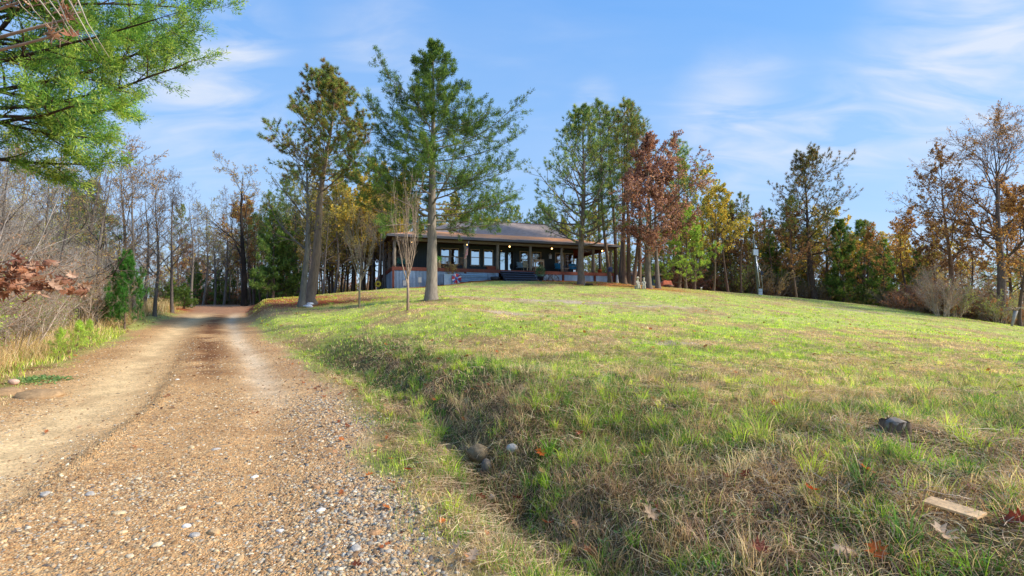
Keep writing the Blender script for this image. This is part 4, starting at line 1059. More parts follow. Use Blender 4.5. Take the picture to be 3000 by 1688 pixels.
# posts
PX = [1152, 1262, 1362, 1458, 1555, 1648, 1740, 1795]
pxs = [min(lx(p, .12), LH-.14) for p in PX]; pxs[0] = .14
def post_geo():
    g = Geo(); zz = np.linspace(0, 2.12, 9); w_ = np.cumsum(rng.normal(size=(9, 2))*.012, 0)
    pts = np.stack([w_[:, 0], w_[:, 1], zz], 1)
    g.tube(pts, .125*(1.05-.12*zz/2.3), 10, c_post*(.85+.3*rng.random()), True, .22, rng)
    for k in range(5):
        z_ = .3+1.8*rng.random(); a = rng.random()*6.28; p0 = np.array([0, 0, z_]); g.tube([p0, p0+[math.cos(a)*.17, math.sin(a)*.17, .06]], [.04, .025], 6, c_post*.8)
    return g
for x0 in pxs:
    o = part('porch_post', post_geo(), M_bark, house, True); o.location = (x0, .14, 0)
for y0 in (3.6, 7.0, 10.4, 13.8):
    for x0 in (LH-.16, .16):
        if x0 < 1 and y0 > 8: continue
        o = part('porch_post', post_geo(), M_bark, house, True); o.location = (x0, y0, 0)
# beams
g = Geo(); g.box((-.05, .03, 2.1), (LH+.05, .25, 2.3), c_beam); part('beam', g, M_wood, house)
g = Geo(); g.box((LH-.27, .253, 2.1), (LH-.05, DP, 2.3), lin(128, 84, 66)); part('beam', g, M_wood, house)
g = Geo(); g.box((.03, .253, 2.1), (.25, DP, 2.3), c_beam*.8); part('beam', g, M_wood, house)
g = Geo()
for i in range(int(LH/.3)+1):
    g.box((i*.3-.02, -.4, 2.304), (min(i*.3+.27, LH+.4), WY-.02, 2.34), lin(74, 56, 48)*(.8+.4*rng.random()))
for i in range(int((DP-WY)/.3)):
    g.box((WX1+.02, WY+i*.3, 2.304), (LH+.4, WY+i*.3+.27, 2.34), lin(120, 66, 50)*(.8+.4*rng.random()))
part('porch_ceiling', g, M_wood, house)
# corrugated skirt panels between posts
def corr(x0, x1, z0, z1, y_=0., per=.11, amp=.016, colr=c_skirt, axis='x', horiz=False):
    g = Geo(); span = (z1-z0) if horiz else (x1-x0)
    n_ = max(8, int(span/per*6)); t = np.linspace(0, 1, n_)
    off = amp*np.sin(t*span/per*2*PI)
    pal = colr*(1+.12*np.sin(np.floor(t*span/.85)*2.3))[:, None]*(1+.04*rng.normal(size=(n_, 1)))
    if horiz:
        a = np.stack([np.full(n_, x0), y_+off, z0+t*span], 1); b = a.copy(); b[:, 0] = x1
    else:
        a = np.stack([x0+t*span, y_+off, np.full(n_, z0)], 1); b = a.copy(); b[:, 2] = z1
    if axis == 'y':
        a = a[:, [1, 0, 2]]; b = b[:, [1, 0, 2]]
    V = np.concatenate([a, b, a+[0, .004, 0] if axis == 'x' else a+[.004, 0, 0], b+[0, .004, 0] if axis == 'x' else b+[.004, 0, 0]])
    i = np.arange(n_-1)
    q = np.concatenate([np.stack([i, i+1, i+1+n_, i+n_], 1), np.stack([i+2*n_, i+3*n_, i+1+3*n_, i+1+2*n_], 1)])
    g.add(V, q, None, np.concatenate([pal, pal, pal, pal])); return g
tr = [0.0]+[x0 for x0 in pxs[2:]]
sp0, sp1 = lx(1462, 0), lx(1562, 0)
ends = [.06, pxs[1], pxs[2], sp0, None, sp1, pxs[5], pxs[6], LH-.05]
for a, b in ((.06, pxs[1]-.06), (pxs[1]+.06, pxs[2]-.1), (pxs[2]+.1, sp0-.02), (sp1+.02, pxs[5]-.1), (pxs[5]+.1, pxs[6]-.08), (pxs[6]+.08, LH-.08)):
    part('skirt_panel', corr(a, b, -2.4, -.262, .0, colr=c_skirt*(.92+.2*rng.random())), M_metal, house)
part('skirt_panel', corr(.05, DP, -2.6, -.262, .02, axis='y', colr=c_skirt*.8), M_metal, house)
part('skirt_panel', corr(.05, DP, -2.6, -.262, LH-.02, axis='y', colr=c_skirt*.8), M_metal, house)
for x0 in (-.02, pxs[2]-.09, pxs[5]-.09, pxs[6]-.07, LH-.1):
    g = Geo(); g.box((x0, -.06, -2.4), (x0+.17, -.022, -.263), c_wood*(.55 if x0 > 3 else .9)); part('skirt_trim', g, M_wood, house)
# roof: low porch slope + main hip, with leaf litter colours
def roof():
    g = Geo(); e = .45; i1 = 2.85
    o0 = [(-e, -e), (LH+e, -e), (LH+e, DP+e), (-e, DP+e)]
    o1 = [(i1, i1), (LH-i1, i1), (LH-i1, DP-i1), (i1, DP-i1)]
    yr = DP/2; ra, rb_ = lx(1348, yr), lx(1600, yr)
    o2 = [(ra, yr), (rb_, yr), (rb_, yr), (ra, yr)]
    z0, z1, z2 = 2.5, 3.4, 5.5
    def face(A, B, C, D, za, zb, nu, nv, straw):
        u = np.linspace(0, 1, nu)[None, :, None]; v = np.linspace(0, 1, nv)[:, None, None]
        lo = np.array(A)*(1-u)+np.array(B)*u; hi = np.array(D)*(1-u)+np.array(C)*u
        xy = lo*(1-v)+hi*v; z = za+(zb-za)*v[..., 0]+0*u[..., 0]
        V = np.concatenate([xy, z[..., None]], -1).reshape(-1, 3)
        idx = np.arange(nu*nv).reshape(nv, nu)
        q = np.stack([idx[:-1, :-1], idx[:-1, 1:], idx[1:, 1:], idx[1:, :-1]], -1).reshape(-1, 4)
        base = lin(156, 140, 130)*(.85+.3*rng.random((len(V), 1)))
        if straw:
            vv = np.repeat(v[:, 0, 0], nu)
            f = fbm(V[:, 0]*.9, V[:, 1]*1.6, 4, 201); k = (sst(.3, .55, f*.5+vv*.5+.08)*(.85+.4*rng.random(len(V))))[:, None].clip(0, 1)
            base = base*(1-k)+lin(226, 158, 108)*k
        g.add(V, q, None, base)
    for s in range(4):
        t = (s+1) % 4
        face(o0[s], o0[t], o1[t], o1[s], z0, z1, 140 if s % 2 == 0 else 40, 14, s == 0)
        face(o1[s], o1[t], o2[t], o2[s], z1, z2, 60 if s % 2 == 0 else 20, 20, False)
    b = [(x_, y_, 2.36) for x_, y_ in o0]
    g.add(b, [[0, 3, 2, 1]], None, lin(70, 60, 56))
    return g
rf = part('roof', roof(), M_stone, house)
g = Geo(); e = .46
for a, b in (((-e-.03, -e-.03, 2.33), (LH+e+.03, -e, 2.515)), ((-e-.03, DP+e, 2.33), (LH+e+.03, DP+e+.03, 2.515)), ((-e-.03, -e, 2.33), (-e, DP+e, 2.515)), ((LH+e, -e, 2.33), (LH+e+.03, DP+e, 2.515))):
    g.box(a, b, lin(92, 92, 98))
part('fascia', g, M_paint, house)
g = Geo(); cxp = lx(1390, 4.2); zt = lz(640, cxp, 4.2)
g.tube([(cxp, 4.2, 3.6), (cxp, 4.2, zt)], [.14, .14], 12, lin(225, 225, 228)); g.tube([(cxp, 4.2, 3.62), (cxp, 4.2, 4.05)], [.34, .16], 12, lin(215, 214, 214)); g.tube([(cxp, 4.2, zt-.02), (cxp, 4.2, zt+.08)], [.2, .2], 12, lin(205, 205, 208))
part('flue_pipe', g, M_plastic, rf, True)
g = Geo(); g.box((lx(1348, DP/2), DP/2-.12, 5.47), (lx(1600, DP/2), DP/2+.12, 5.54), lin(96, 88, 92)); part('roof_ridge', g, M_stone, rf)
# glass
m, nt, ns, ls = mat_new('window_glass')
tcg = nd(ns, 'ShaderNodeTexCoord'); nz = nd(ns, 'ShaderNodeTexNoise', Scale=2.2, Detail=2.0); ls.new(tcg.outputs['Object'], nz.inputs[0])
bpn = nd(ns, 'ShaderNodeBump', Strength=.12); bpn.inputs['Distance'].default_value = .05; ls.new(nz.outputs[0], bpn.inputs['Height'])
pb = nd(ns, 'ShaderNodeBsdfPrincipled', Roughness=.03, Metallic=1.0); pb.inputs['Base Color'].default_value = (.52, .58, .62, 1); ls.new(bpn.outputs[0], pb.inputs['Normal'])
oo = nd(ns, 'ShaderNodeOutputMaterial'); ls.new(pb.outputs[0], oo.inputs[0]); M_glass = m
c_fr = lin(176, 160, 146)
def window(p0, p1, z0, z1, door=False, fr=c_fr):
    x0, x1 = lx(p0, WY), lx(p1, WY); f = .07
    g = Geo(); y0, y1 = WY-.075, WY-.002
    g.box((x0, y0, z0), (x0+f, y1, z1), fr); g.box((x1-f, y0, z0), (x1, y1, z1), fr)
    g.box((x0+f, y0, z1-f), (x1-f, y1, z1), fr); g.box((x0+f, y0, z0), (x1-f, y1, z0+f*(3 if door else 1)), fr)
    zm = (z0+z1)/2
    if not door: g.box((x0+f, y0+.012, zm-.03), (x1-f, y1, zm+.03), fr)
    w_ = part('door' if door else 'window', g, M_paint, house)
    for a, b in (((z0+f*(3 if door else 1), z1-f),) if door else ((z0+f, zm-.03), (zm+.03, z1-f))):
        g = Geo(); g.box((x0+f, WY-.045, a), (x1-f, WY-.004, b), (.5, .5, .5)); part('pane', g, M_glass, w_)
    if door:
        g = Geo(); g.box((x0+.02, WY-.13, 1.0), (x0+.06, WY-.077, 1.12), lin(190, 180, 160)); part('handle', g, M_metal, w_)
    else:
        g = Geo(); g.box((x0-.05, WY-.12, z0-.06), (x1+.05, WY-.003, z0-.003), fr); part('sill', g, M_paint, w_)
for a, b in ((1290, 1317), (1318.5, 1344), (1378, 1405), (1416, 1444), (1522, 1547), (1558, 1585), (1626, 1652), (1653.5, 1680)):
    window(a, b, .55, 1.98)
window(1463, 1480.5, .02, 2.02, True, c_slate*.9); window(1486, 1505, .02, 2.02, True, c_slate*.9)
# lamps
M_lamp = bpy.data.materials.new('lamp_glow'); M_lamp.use_nodes = True
e_ = M_lamp.node_tree.nodes['Principled BSDF']; e_.inputs['Emission Color'].default_value = (1, .56, .18, 1); e_.inputs['Emission Strength'].default_value = 4.5
def sphere(g, c, r, colr=(.5, .5, .5), nu=10, nv=7, sq=(1, 1, 1)):
    th = np.linspace(0, PI, nv)
    pts = np.stack([np.zeros(nv), np.zeros(nv), -np.cos(th)*r*sq[2]], 1); rad = np.maximum(np.sin(th)*r, .0005)
    m = len(pts); k = nu; a = np.arange(k)*2*PI/k
    V = np.stack([rad[:, None]*np.cos(a)*sq[0], rad[:, None]*np.sin(a)*sq[1], np.repeat(pts[:, 2:], k, 1)], -1).reshape(-1, 3)+np.array(c)
    i = np.arange(m-1)[:, None]*k; j = np.arange(k)[None]; j2 = (j+1) % k
    g.add(V, np.stack([i+j, i+j2, i+k+j2, i+k+j], -1).reshape(-1, 4), None, colr)
for p0, py, yy in ((1207, 712, 1.3), (1367, 717, 1.3), (1493, 722, 1.3), (1617, 727, 1.3), (1765, 732, 1.3)):
    x0 = lx(p0, yy); z0 = 2.12
    g = Geo(); g.tube([(x0, yy, 2.3), (x0, yy, 2.23)], [.08, .05], 10, lin(60, 52, 48)); l_ = part('ceiling_lamp', g, M_paint, house, True)
    g = Geo(); sphere(g, (x0, yy, z0+.05), .062); part('bulb', g, M_lamp, l_, True)
x0 = WX1+.12; g = Geo(); g.box((WX1+.02, 3.6, 1.55), (x0, 3.7, 1.9), lin(50, 46, 44)); l_ = part('wall_lamp', g, M_paint, house); g = Geo(); sphere(g, (x0+.07, 3.65, 1.7), .07); part('bulb', g, M_lamp, l_, True)
# stairs
g = Geo(); cst = lin(62, 78, 104)
for k in range(6):
    g.box((sp0+.08, -.34*(k+1)-.045, -.21*(k+1)+.02), (sp1-.02, -.34*k-.05, -.21*(k+1)+.07), cst*1.25)
    g.box((sp0+.08, -.34*k-.075-.0, -.21*(k+1)-.12), (sp1-.02, -.34*k-.055, -.21*(k+1)+.017), cst*.55)
for x0 in (sp0, sp1): g.box((x0-.0, -1.8, -1.5), (x0+.07, -.05, -.9), cst*.7)
part('stairs', g, M_paint, house)

# ---- things on the porch ------------------------------------------
def hthing(name, label, cat, x, y_, z_=0., rz=0, group=None):
    w_ = hw(x, y_, z_); return thing(name, label, cat, w_, HROT+rz, group)
# flag
fx = lx(1362, -.1); fz = 1.2
f = hthing('flag', 'striped red and white flag with a blue canton hanging from a porch post', 'flag', fx, -.02, fz)
g = Geo(); g.tube([(0, 0, 0), (.16, -.75, .98)], [.014, .012], 8, lin(205, 205, 210)); part('flag_pole', g, M_metal, f, True)
g = Geo(); nu, nv = 27, 30
U_, V_ = np.meshgrid(np.linspace(0, 1, nu), np.linspace(0, 1, nv))
top = np.array([.15, -.7, .92]); bot = np.array([.05, -.25, .32])
X_ = top[0]+(bot[0]-top[0])*U_+.06*np.sin(U_*9+V_*2)*V_-.12*V_; Y__ = top[1]+(bot[1]-top[1])*U_+.06*np.cos(U_*8+V_)*V_; Z_ = top[2]+(bot[2]-top[2])*U_-V_*1.05*(1-.25*U_)
colf = np.where((np.floor(U_*12.99) % 2 == 0)[..., None], lin(170, 60, 56), lin(222, 206, 196)); can = (U_ < .54) & (V_ < .4)
colf = np.where(can[..., None], lin(48, 60, 110), colf)
star = can & (np.floor(U_*26) % 4 == 1) & (np.floor(V_*29) % 3 == 1); colf = np.where(star[..., None], lin(225, 225, 230), colf)
idx = np.arange(nu*nv).reshape(nv, nu)
g.add(np.stack([X_, Y__, Z_], -1).reshape(-1, 3), np.stack([idx[:-1, :-1], idx[:-1, 1:], idx[1:, 1:], idx[1:, :-1]], -1).reshape(-1, 4), None, colf.reshape(-1, 3))
part('flag_cloth', g, M_grass, f, True)
# metal patio chairs (shell back)
def shell_chair(px, ly, colr, label, rz=0, group=None):
    c = hthing('patio_chair', label, 'chair', lx(px, ly), ly, 0, rz, group)
    g = Geo(); nu, nv = 9, 6
    a = np.linspace(-1.15, 1.15, nu); t = np.linspace(0, 1, nv)
    AA, TT = np.meshgrid(a, t); r_ = .36+.06*TT; hgt = .42+.52*TT*(np.cos(AA*.85)*.55+.45)
    V = np.stack([np.sin(AA)*r_, np.cos(AA)*(.28+.12*TT), hgt], -1).reshape(-1, 3); idx = np.arange(nu*nv).reshape(nv, nu)
    q = np.stack([idx[:-1, :-1], idx[:-1, 1:], idx[1:, 1:], idx[1:, :-1]], -1).reshape(-1, 4)
    g.add(V, q, None, colr); g.add(V*[1.04, 1.04, 1.0], q[:, ::-1], None, colr); part('backrest', g, M_plastic, c, True)
    g = Geo(); g.box((-.3, -.3, .38), (.3, .3, .42), colr); part('seat', g, M_plastic, c)
    for s in (-1, 1):
        g = Geo(); g.tube([(s*.34, .3, .62), (s*.36, -.34, .6), (s*.33, -.36, .05), (s*.3, .35, .03)], .02, 8, colr*.85); part('arm_frame', g, M_plastic, c, True)
blue = lin(40, 130, 180)
shell_chair(1638, 1.4, blue, 'bright blue metal shell back chair on the porch nearer the stairs', .2)
shell_chair(1679, 1.4, blue, 'bright blue metal shell back chair on the porch beside the pine trunk', -.2)
shell_chair(1177, 1.5, lin(70, 120, 108), 'green metal shell back chair at the corner end of the porch', .3)
shell_chair(1527, 1.6, lin(150, 186, 206), 'pale blue shell back chair by the porch stairs', .5)
def slat_chair(px, ly, colr, label, rz=0, w_=.6):
    c = hthing('wooden_chair', label, 'chair', lx(px, ly), ly, 0, rz)
    g = Geo(); g.box((-w_/2, -.28, .4), (w_/2, .26, .44), colr); part('seat', g, M_wood, c)
    g = Geo()
    for k in range(7): x0 = -w_/2+w_*k/6.6; g.box((x0, .26, .44), (x0+.05, .29, .98), colr)
    g.box((-w_/2, .255, .96), (w_/2, .3, 1.02), colr); part('backrest', g, M_wood, c)
    for sx in (-1, 1):
        for yy in (-.26, .22):
            g = Geo(); g.box((sx*(w_/2-.03)-.025, yy, 0), (sx*(w_/2-.03)+.025, yy+.05, .4 if yy > 0 else .62), colr*.9); part('leg', g, M_wood, c)
        g = Geo(); g.box((sx*(w_/2-.03)-.04, -.28, .62), (sx*(w_/2-.03)+.04, .29, .65), colr); part('armrest', g, M_wood, c)
slat_chair(1299, 1.0, lin(140, 118, 96), 'brown slatted wooden chair on the porch beside the lighthouse ornament', PI, .75)
slat_chair(1345, 1.0, lin(150, 122, 98), 'brown slatted wooden chair on the porch under the flag', PI, .75)
slat_chair(1545, 1.2, lin(214, 206, 180), 'cream wooden chair standing at the top of the stairs', .4, .5)
# table with shelf
t = hthing('potting_table', 'light wood potting table with a lower shelf on the porch', 'table', lx(1578, .9), .9, 0, 0)
cw = lin(206, 178, 150)
for nm, z0, z1 in (('tabletop', 1.02, 1.07), ('shelf', .32, .46)):
    g = Geo(); g.box((-.42, -.25, z0), (.42, .25, z1), cw); part(nm, g, M_wood, t)
g = Geo(); g.box((-.42, -.26, .86), (.42, -.2, 1.0), cw*.9); part('apron', g, M_wood, t)
for sx in (-1, 1):
    for sy in (-1, 1):
        g = Geo(); g.box((sx*.38-.04, sy*.21-.04, 0), (sx*.38+.04, sy*.21+.04, 1.0 if z1 else 1), cw*.95); part('leg', g, M_wood, t)
# small side table between the blue chairs
t = hthing('side_table', 'small low white side table between the two blue chairs', 'table', lx(1659, 1.3), 1.3)
g = Geo(); g.tube([(0, 0, .38), (0, 0, .42)], .25, 14, lin(220, 214, 204)); part('tabletop', g, M_plastic, t)
for k in range(3):
    g = Geo(); a = k*2.1; g.tube([(.18*math.cos(a), .18*math.sin(a), 0), (.12*math.cos(a), .12*math.sin(a), .38)], .015, 6, lin(200, 196, 190)); part('leg', g, M_plastic, t)
# lighthouse shaped planter with a plant
t = hthing('lighthouse_ornament', 'pale lighthouse shaped ornament with a green plant behind it on the deck edge', 'ornament', lx(1287, .35), .35)
g = Geo(); g.tube([(0, 0, 0), (0, 0, .45), (0, 0, .47), (0, 0, .5), (0, 0, .62), (0, 0, .7)], [.16, .1, .14, .08, .08, .01], 14, lin(224, 196, 150)); part('tower', g, M_plastic, t, True)
g = Geo(); q = np.array([0, .15, .75])+rng.normal(size=(160, 3))*[.15, .1, .14]; g.leaves(q, unit(rng.normal(size=(160, 3))+[0, 0, .6]), rng.normal(size=(160, 3)), np.full(160, .14), np.full(160, .05), pick(rng, 160, [lin(110, 160, 70), lin(150, 190, 90)]))
part('plant', g, M_leaf, t)
# wooden planter on the deck
t = hthing('planter_box', 'red brown wooden planter box standing on the deck edge before the windows', 'planter', lx(1440, .4), .4)
g = Geo(); g.box((-.42, -.16, 0), (.42, .16, .27), lin(138, 74, 58)); g.box((-.45, -.19, .25), (.45, .19, .3), lin(150, 84, 66)); part('box', g, M_wood, t)
g = Geo(); g.box((-.4, -.14, .28), (.4, .14, .31), lin(70, 52, 40)); part('soil', g, M_bark, t)
# birdhouse lantern hanging
t = hthing('hanging_lantern', 'white birdhouse lantern hanging between the windows and the blue chairs', 'lantern', lx(1612, 1.2), 1.2, 1.25)
g = Geo(); g.box((-.1, -.1, .0), (.1, .1, .3), lin(190, 192, 196)); g.add([(-.15, -.15, .3), (.15, -.15, .3), (.15, .15, .3), (-.15, .15, .3), (0, 0, .5)], [[0, 3, 2, 1]], [[0, 1, 4], [1, 2, 4], [2, 3, 4], [3, 0, 4]], lin(150, 150, 156)); part('lantern_body', g, M_paint, t)
g = Geo(); g.tube([(0, 0, .48), (0, 0, 1.05)], .008, 5, lin(90, 90, 90)); part('chain', g, M_metal, t)
t = hthing('clay_pot', 'orange clay pot on the side porch past the pine trunk', 'pot', lx(1757, .5), .5)
g = Geo(); g.tube([(0, 0, 0), (0, 0, .3), (0, 0, .34)], [.14, .2, .22], 14, lin(196, 104, 60)); part('pot', g, M_plastic, t, True)
# ---- in front of the house ----------------------------------------
def gthing(name, label, cat, px, ly, rz=0, group=None, dz=0):
    w_ = hw(lx(px, ly), ly); return thing(name, label, cat, (w_[0], w_[1], w_[2]+dz), HROT+rz, group)
t = gthing('metal_trough', 'tall galvanised metal planter leaning before the porch skirt', 'planter', 1322, -.75)
g = Geo(); g.box((-.62, -.28, -.15), (.62, .28, .72), lin(150, 168, 186)); g.box((-.65, -.31, .7), (.65, .31, .75), lin(170, 184, 198)); g.box((-.03, -.31, -.1), (.03, -.28, .7), lin(110, 120, 130)); part('trough_body', g, M_metal, t)
m_ = multistem(301, 14, 1.0, .6, .008, (5, 4, 0), [lin(150, 110, 74), lin(130, 140, 80)], 2, .06, lin(130, 100, 76), rmin=.005)
o = part('stems', m_[0], None, t); o.location = (0, 0, .7); o = part('dry_leaves', m_[1], None, t); o.location = (0, 0, .7)
t = gthing('pinwheel', 'red white and blue metal pinwheel flower before the porch skirt', 'garden ornament', 1338, -1.15, dz=.42)
for k in range(16):
    a = k*2*PI/16; g = Geo(); d_ = np.array([math.cos(a), 0, math.sin(a)]); s_ = np.array([-math.sin(a), 0, math.cos(a)])
    pts = [d_*.08, d_*.3+s_*.07+[0, -.03, 0], d_*.42, d_*.3-s_*.07+[0, .03, 0]]
    g.add(pts+[np.array(p_)+[0, .008, 0] for p_ in pts], [[0, 1, 2, 3], [7, 6, 5, 4]], None, (lin(190, 50, 60), lin(214, 214, 224), lin(70, 90, 170), lin(190, 60, 70))[k % 4]); part('blade', g, M_paint, t)
g = Geo(); g.tube([(0, -.03, 0), (0, .03, 0)], .1, 12, lin(80, 110, 190)); g.tube([(0, .03, 0), (0, .05, -.5)], .015, 6, lin(90, 90, 90)); part('hub', g, M_paint, t, True)
t = gthing('metal_sheet', 'ribbed galvanised sheet leaning against the skirt', 'metal sheet', 1390, -.25)
o = part('sheet', corr(-1.1, 1.1, -.1, .62, 0, per=.16, amp=.03, colr=lin(150, 176, 196), horiz=True), M_metal, t); o.rotation_euler = (-.25, 0, 0)
t = gthing('planter_tub', 'dark round planter tub beside the stairs', 'planter', 1451, -.6)
g = Geo(); g.tube([(0, 0, -.1), (0, 0, .28), (0, 0, .32), (0, 0, .28)], [.34, .42, .44, .38], 16, lin(52, 48, 46)); part('tub', g, M_plastic, t, True)
g = Geo(); g.tube([(0, 0, .2), (0, 0, .285)], [.37, .37], 14, lin(80, 62, 46)); part('soil', g, M_bark, t)
t = gthing('potted_shrub', 'round green shrub in a dark pot just past the stairs', 'shrub', 1583, -.55)
g = Geo(); g.tube([(0, 0, -.1), (0, 0, .3), (0, 0, .33)], [.22, .3, .32], 14, lin(44, 46, 52)); part('pot', g, M_plastic, t, True)
g = Geo(); nn = 1400; d_ = unit(rng.normal(size=(nn, 3))); q = d_*(.25+.18*rng.random((nn, 1)))*[1, 1, 1.35]+[0, 0, .75]; g.leaves(q, unit(d_+rng.normal(size=(nn, 3))*.6), rng.normal(size=(nn, 3)), np.full(nn, .07), np.full(nn, .035), pick(rng, nn, [lin(90, 130, 90), lin(120, 156, 110), lin(70, 104, 74)])); part('foliage', g, M_leaf, t)
# wagon wheels leaning
for k, (px, s_) in enumerate(((1603, 'nearer the stairs'), (1622, 'farther from the stairs'))):
    t = gthing('wagon_wheel', 'black iron wagon wheel half sunk against the skirt, '+s_, 'wheel', px, -.25, 0, 'iron wagon wheels', dz=.02)
    g = Geo(); a = np.linspace(0, 2*PI, 25); g.tube(np.stack([np.cos(a)*.5, 0*a, np.sin(a)*.5], 1), .035, 6, lin(44, 42, 44), False); part('rim', g, M_paint, t, True)
    for j in range(10):
        g = Geo(); b = j*PI/5; g.tube([(math.cos(b)*.06, 0, math.sin(b)*.06), (math.cos(b)*.48, 0, math.sin(b)*.48)], .016, 5, lin(60, 56, 56)); part('spoke', g, M_paint, t)
    g = Geo(); g.tube([(0, -.06, 0), (0, .06, 0)], .08, 10, lin(50, 48, 50)); part('hub', g, M_paint, t, True)
# utility boxes
for px, h_, s_ in ((1230, .55, 'nearer the cedar'), (1186, .4, 'nearer the porch corner')):
    t = gthing('utility_box', 'grey utility box on a short post by the skirt, '+s_, 'utility box', px, -.45, 0, 'utility boxes')
    g = Geo(); g.box((-.03, -.03, -.2), (.03, .03, h_), lin(150, 150, 148)); part('post', g, M_paint, t)
    g = Geo(); g.box((-.13, -.08, h_-.2), (.13, .08, h_+.2), lin(186, 190, 186)); g.box((-.14, -.09, h_+.2), (.14, .09, h_+.23), lin(170, 172, 170)); part('box', g, M_paint, t)
# sunflower ornament
p = G(1107, 40.2); t = thing('sunflower_ornament', 'yellow metal sunflower fixed low on the grey trunk by the house corner', 'garden ornament', (p[0], p[1], P(1500, 832, 40.2)[2]), 0)
for k in range(12):
    a = k*PI/6; g = Geo(); d_ = np.array([math.cos(a), 0, math.sin(a)]); s_ = np.array([-math.sin(a), 0, math.cos(a)])
    pts = [d_*.06+s_*.03, d_*.2+s_*.05, d_*.28, d_*.2-s_*.05, d_*.06-s_*.03]; n_ = len(pts)
    g.add(pts+[np.array(p_)+[0, .01, 0] for p_ in pts], None, [[0, 1, 2], [0, 2, 3], [0, 3, 4], [7, 6, 5], [8, 7, 5], [9, 8, 5]], lin(222, 196, 52)); part('petal', g, M_paint, t)
g = Geo(); g.tube([(0, -.03, 0), (0, .02, 0)], .09, 12, lin(110, 80, 40)); part('flower_center', g, M_paint, t, True)
# log by the big pine
p = G(1725, 39.2); t = thing('log', 'short dark log with pale cut ends lying on pine straw by the thick pine', 'log', tuple(p+[0, 0, .07]), HROT)
g = Geo(); g.tube([(-.36, 0, 0), (0, .02, .01), (.36, 0, 0)], [.1, .09, .1], 10, lin(70, 56, 50), False, .15, rng); part('bark', g, M_bark, t, True)
for s_ in (-1, 1):
    g = Geo(); g.tube([(s_*.352, 0, 0), (s_*.366, 0, 0)], .085, 10, lin(176, 160, 140)); part('cut_end', g, M_wood, t)
# shed
p = G(1893, 49.5); t = thing('shed', 'low blue garden shed with a brown roof half hidden behind the pine trunks', 'shed', (p[0], p[1], p[2]-.6), .1)
zt_ = P(1500, 806, 49.5)[2]-(p[2]-.6)
g = Geo(); g.box((-1.5, 0, 0), (1.5, 2.4, zt_), lin(70, 110, 134)); 
for k in range(14): g.box((-1.5+k*.22, -.012, 0), (-1.48+k*.22, .01, zt_), lin(54, 90, 112))
part('wall', g, M_paint, t)
g = Geo(); g.add([(-1.7, -.25, zt_-.02), (1.7, -.25, zt_-.02), (1.7, 1.2, zt_+.42), (-1.7, 1.2, zt_+.42), (-1.7, 2.65, zt_-.02), (1.7, 2.65, zt_-.02), (-1.7, -.25, zt_-.08), (1.7, -.25, zt_-.08), (1.7, 2.65, zt_-.08), (-1.7, 2.65, zt_-.08)], [[0, 1, 2, 3], [3, 2, 5, 4], [6, 7, 1, 0], [9, 4, 5, 8], [6, 9, 8, 7]], [[0, 3, 4], [1, 5, 2], [0, 4, 9], [0, 9, 6], [1, 8, 5], [1, 7, 8]], lin(138, 112, 96)); part('roof', g, M_stone, t)
g = Geo(); g.box((-.35, -.035, .05), (.35, -.014, zt_-.12), lin(60, 92, 110)); d_ = part('door', g, M_paint, t)
g = Geo(); g.box((.22, -.07, .7), (.26, -.037, .85), lin(180, 180, 170)); part('handle', g, M_metal, d_)
# rusty brush heap with a tarp
p = G(1950, 44); t = thing('tarp', 'rust orange tarp draped over a low heap at the lawn edge', 'tarp', tuple(p), 0)
g = Geo(); nu, nv = 16, 10; U_, V_ = np.meshgrid(np.linspace(-1, 1, nu), np.linspace(-1, 1, nv))
Z_ = (.62-.3*U_**2*.6-.38*V_**2)*(.8+.4*fbm(U_*2+5, V_*2, 2, 301))+.1*U_; idx = np.arange(nu*nv).reshape(nv, nu)
g.add(np.stack([U_*.5, V_*.4, Z_], -1).reshape(-1, 3), np.stack([idx[:-1, :-1], idx[:-1, 1:], idx[1:, 1:], idx[1:, :-1]], -1).reshape(-1, 4), None, lin(196, 108, 76)); part('tarp_cloth', g, M_plastic, t, True)
g = Geo()
for k in range(5): g.tube([(-.5+.05*k, -.3+.15*k, .06+.02*k), (.62, -.35+.16*k, .1+.05*k)], .05, 8, lin(120, 100, 84)); 
o = part('stacked_wood', g, M_bark, t, True)
# white vent pipe
p = G(2055, 42.5); g = Geo(); g.tube([(0, 0, -.1), (0, 0, .2), (0, 0, .201), (0, 0, .27)], [.055, .055, .08, .08], 12, lin(235, 235, 235)); o = part('vent_pipe', g, M_plastic, None, True); o.location = tuple(p); tag(o, 'short capped white pipe standing in the lawn before the wood', 'pipe')
# white garden post + birdhouse among pines
p = G(1809, 43.6); g = Geo(); g.tube([(0, 0, -.1), (0, 0, .3), (0, 0, .62), (0, 0, .72)], [.12, .1, .07, .02], 10, lin(206, 210, 216), True, .1, rng); o = part('garden_gnome_post', g, M_plastic, None, True); o.name = 'garden_ornament'; o.location = tuple(p); tag(o, 'slim white pointed ornament between the pine trunks', 'garden ornament')
p = G(1789, 43.0); t = thing('birdhouse', 'small blue birdhouse on a post among the pine trunks', 'birdhouse', tuple(p), .3)
g = Geo(); g.tube([(0, 0, -.1), (0, 0, .95)], .03, 8, lin(90, 74, 62)); part('post', g, M_wood, t, True)
g = Geo(); g.box((-.13, -.1, .95), (.13, .1, 1.2), lin(50, 66, 110)); part('box', g, M_paint, t)
g = Geo(); g.add([(-.2, -.15, 1.19), (.2, -.15, 1.19), (.2, .15, 1.19), (-.2, .15, 1.19), (0, -.15, 1.36), (0, .15, 1.36)], [[0, 4, 5, 3], [1, 2, 5, 4], [0, 3, 2, 1]], [[0, 1, 4], [2, 3, 5]], lin(70, 84, 124)); part('roof', g, M_paint, t)
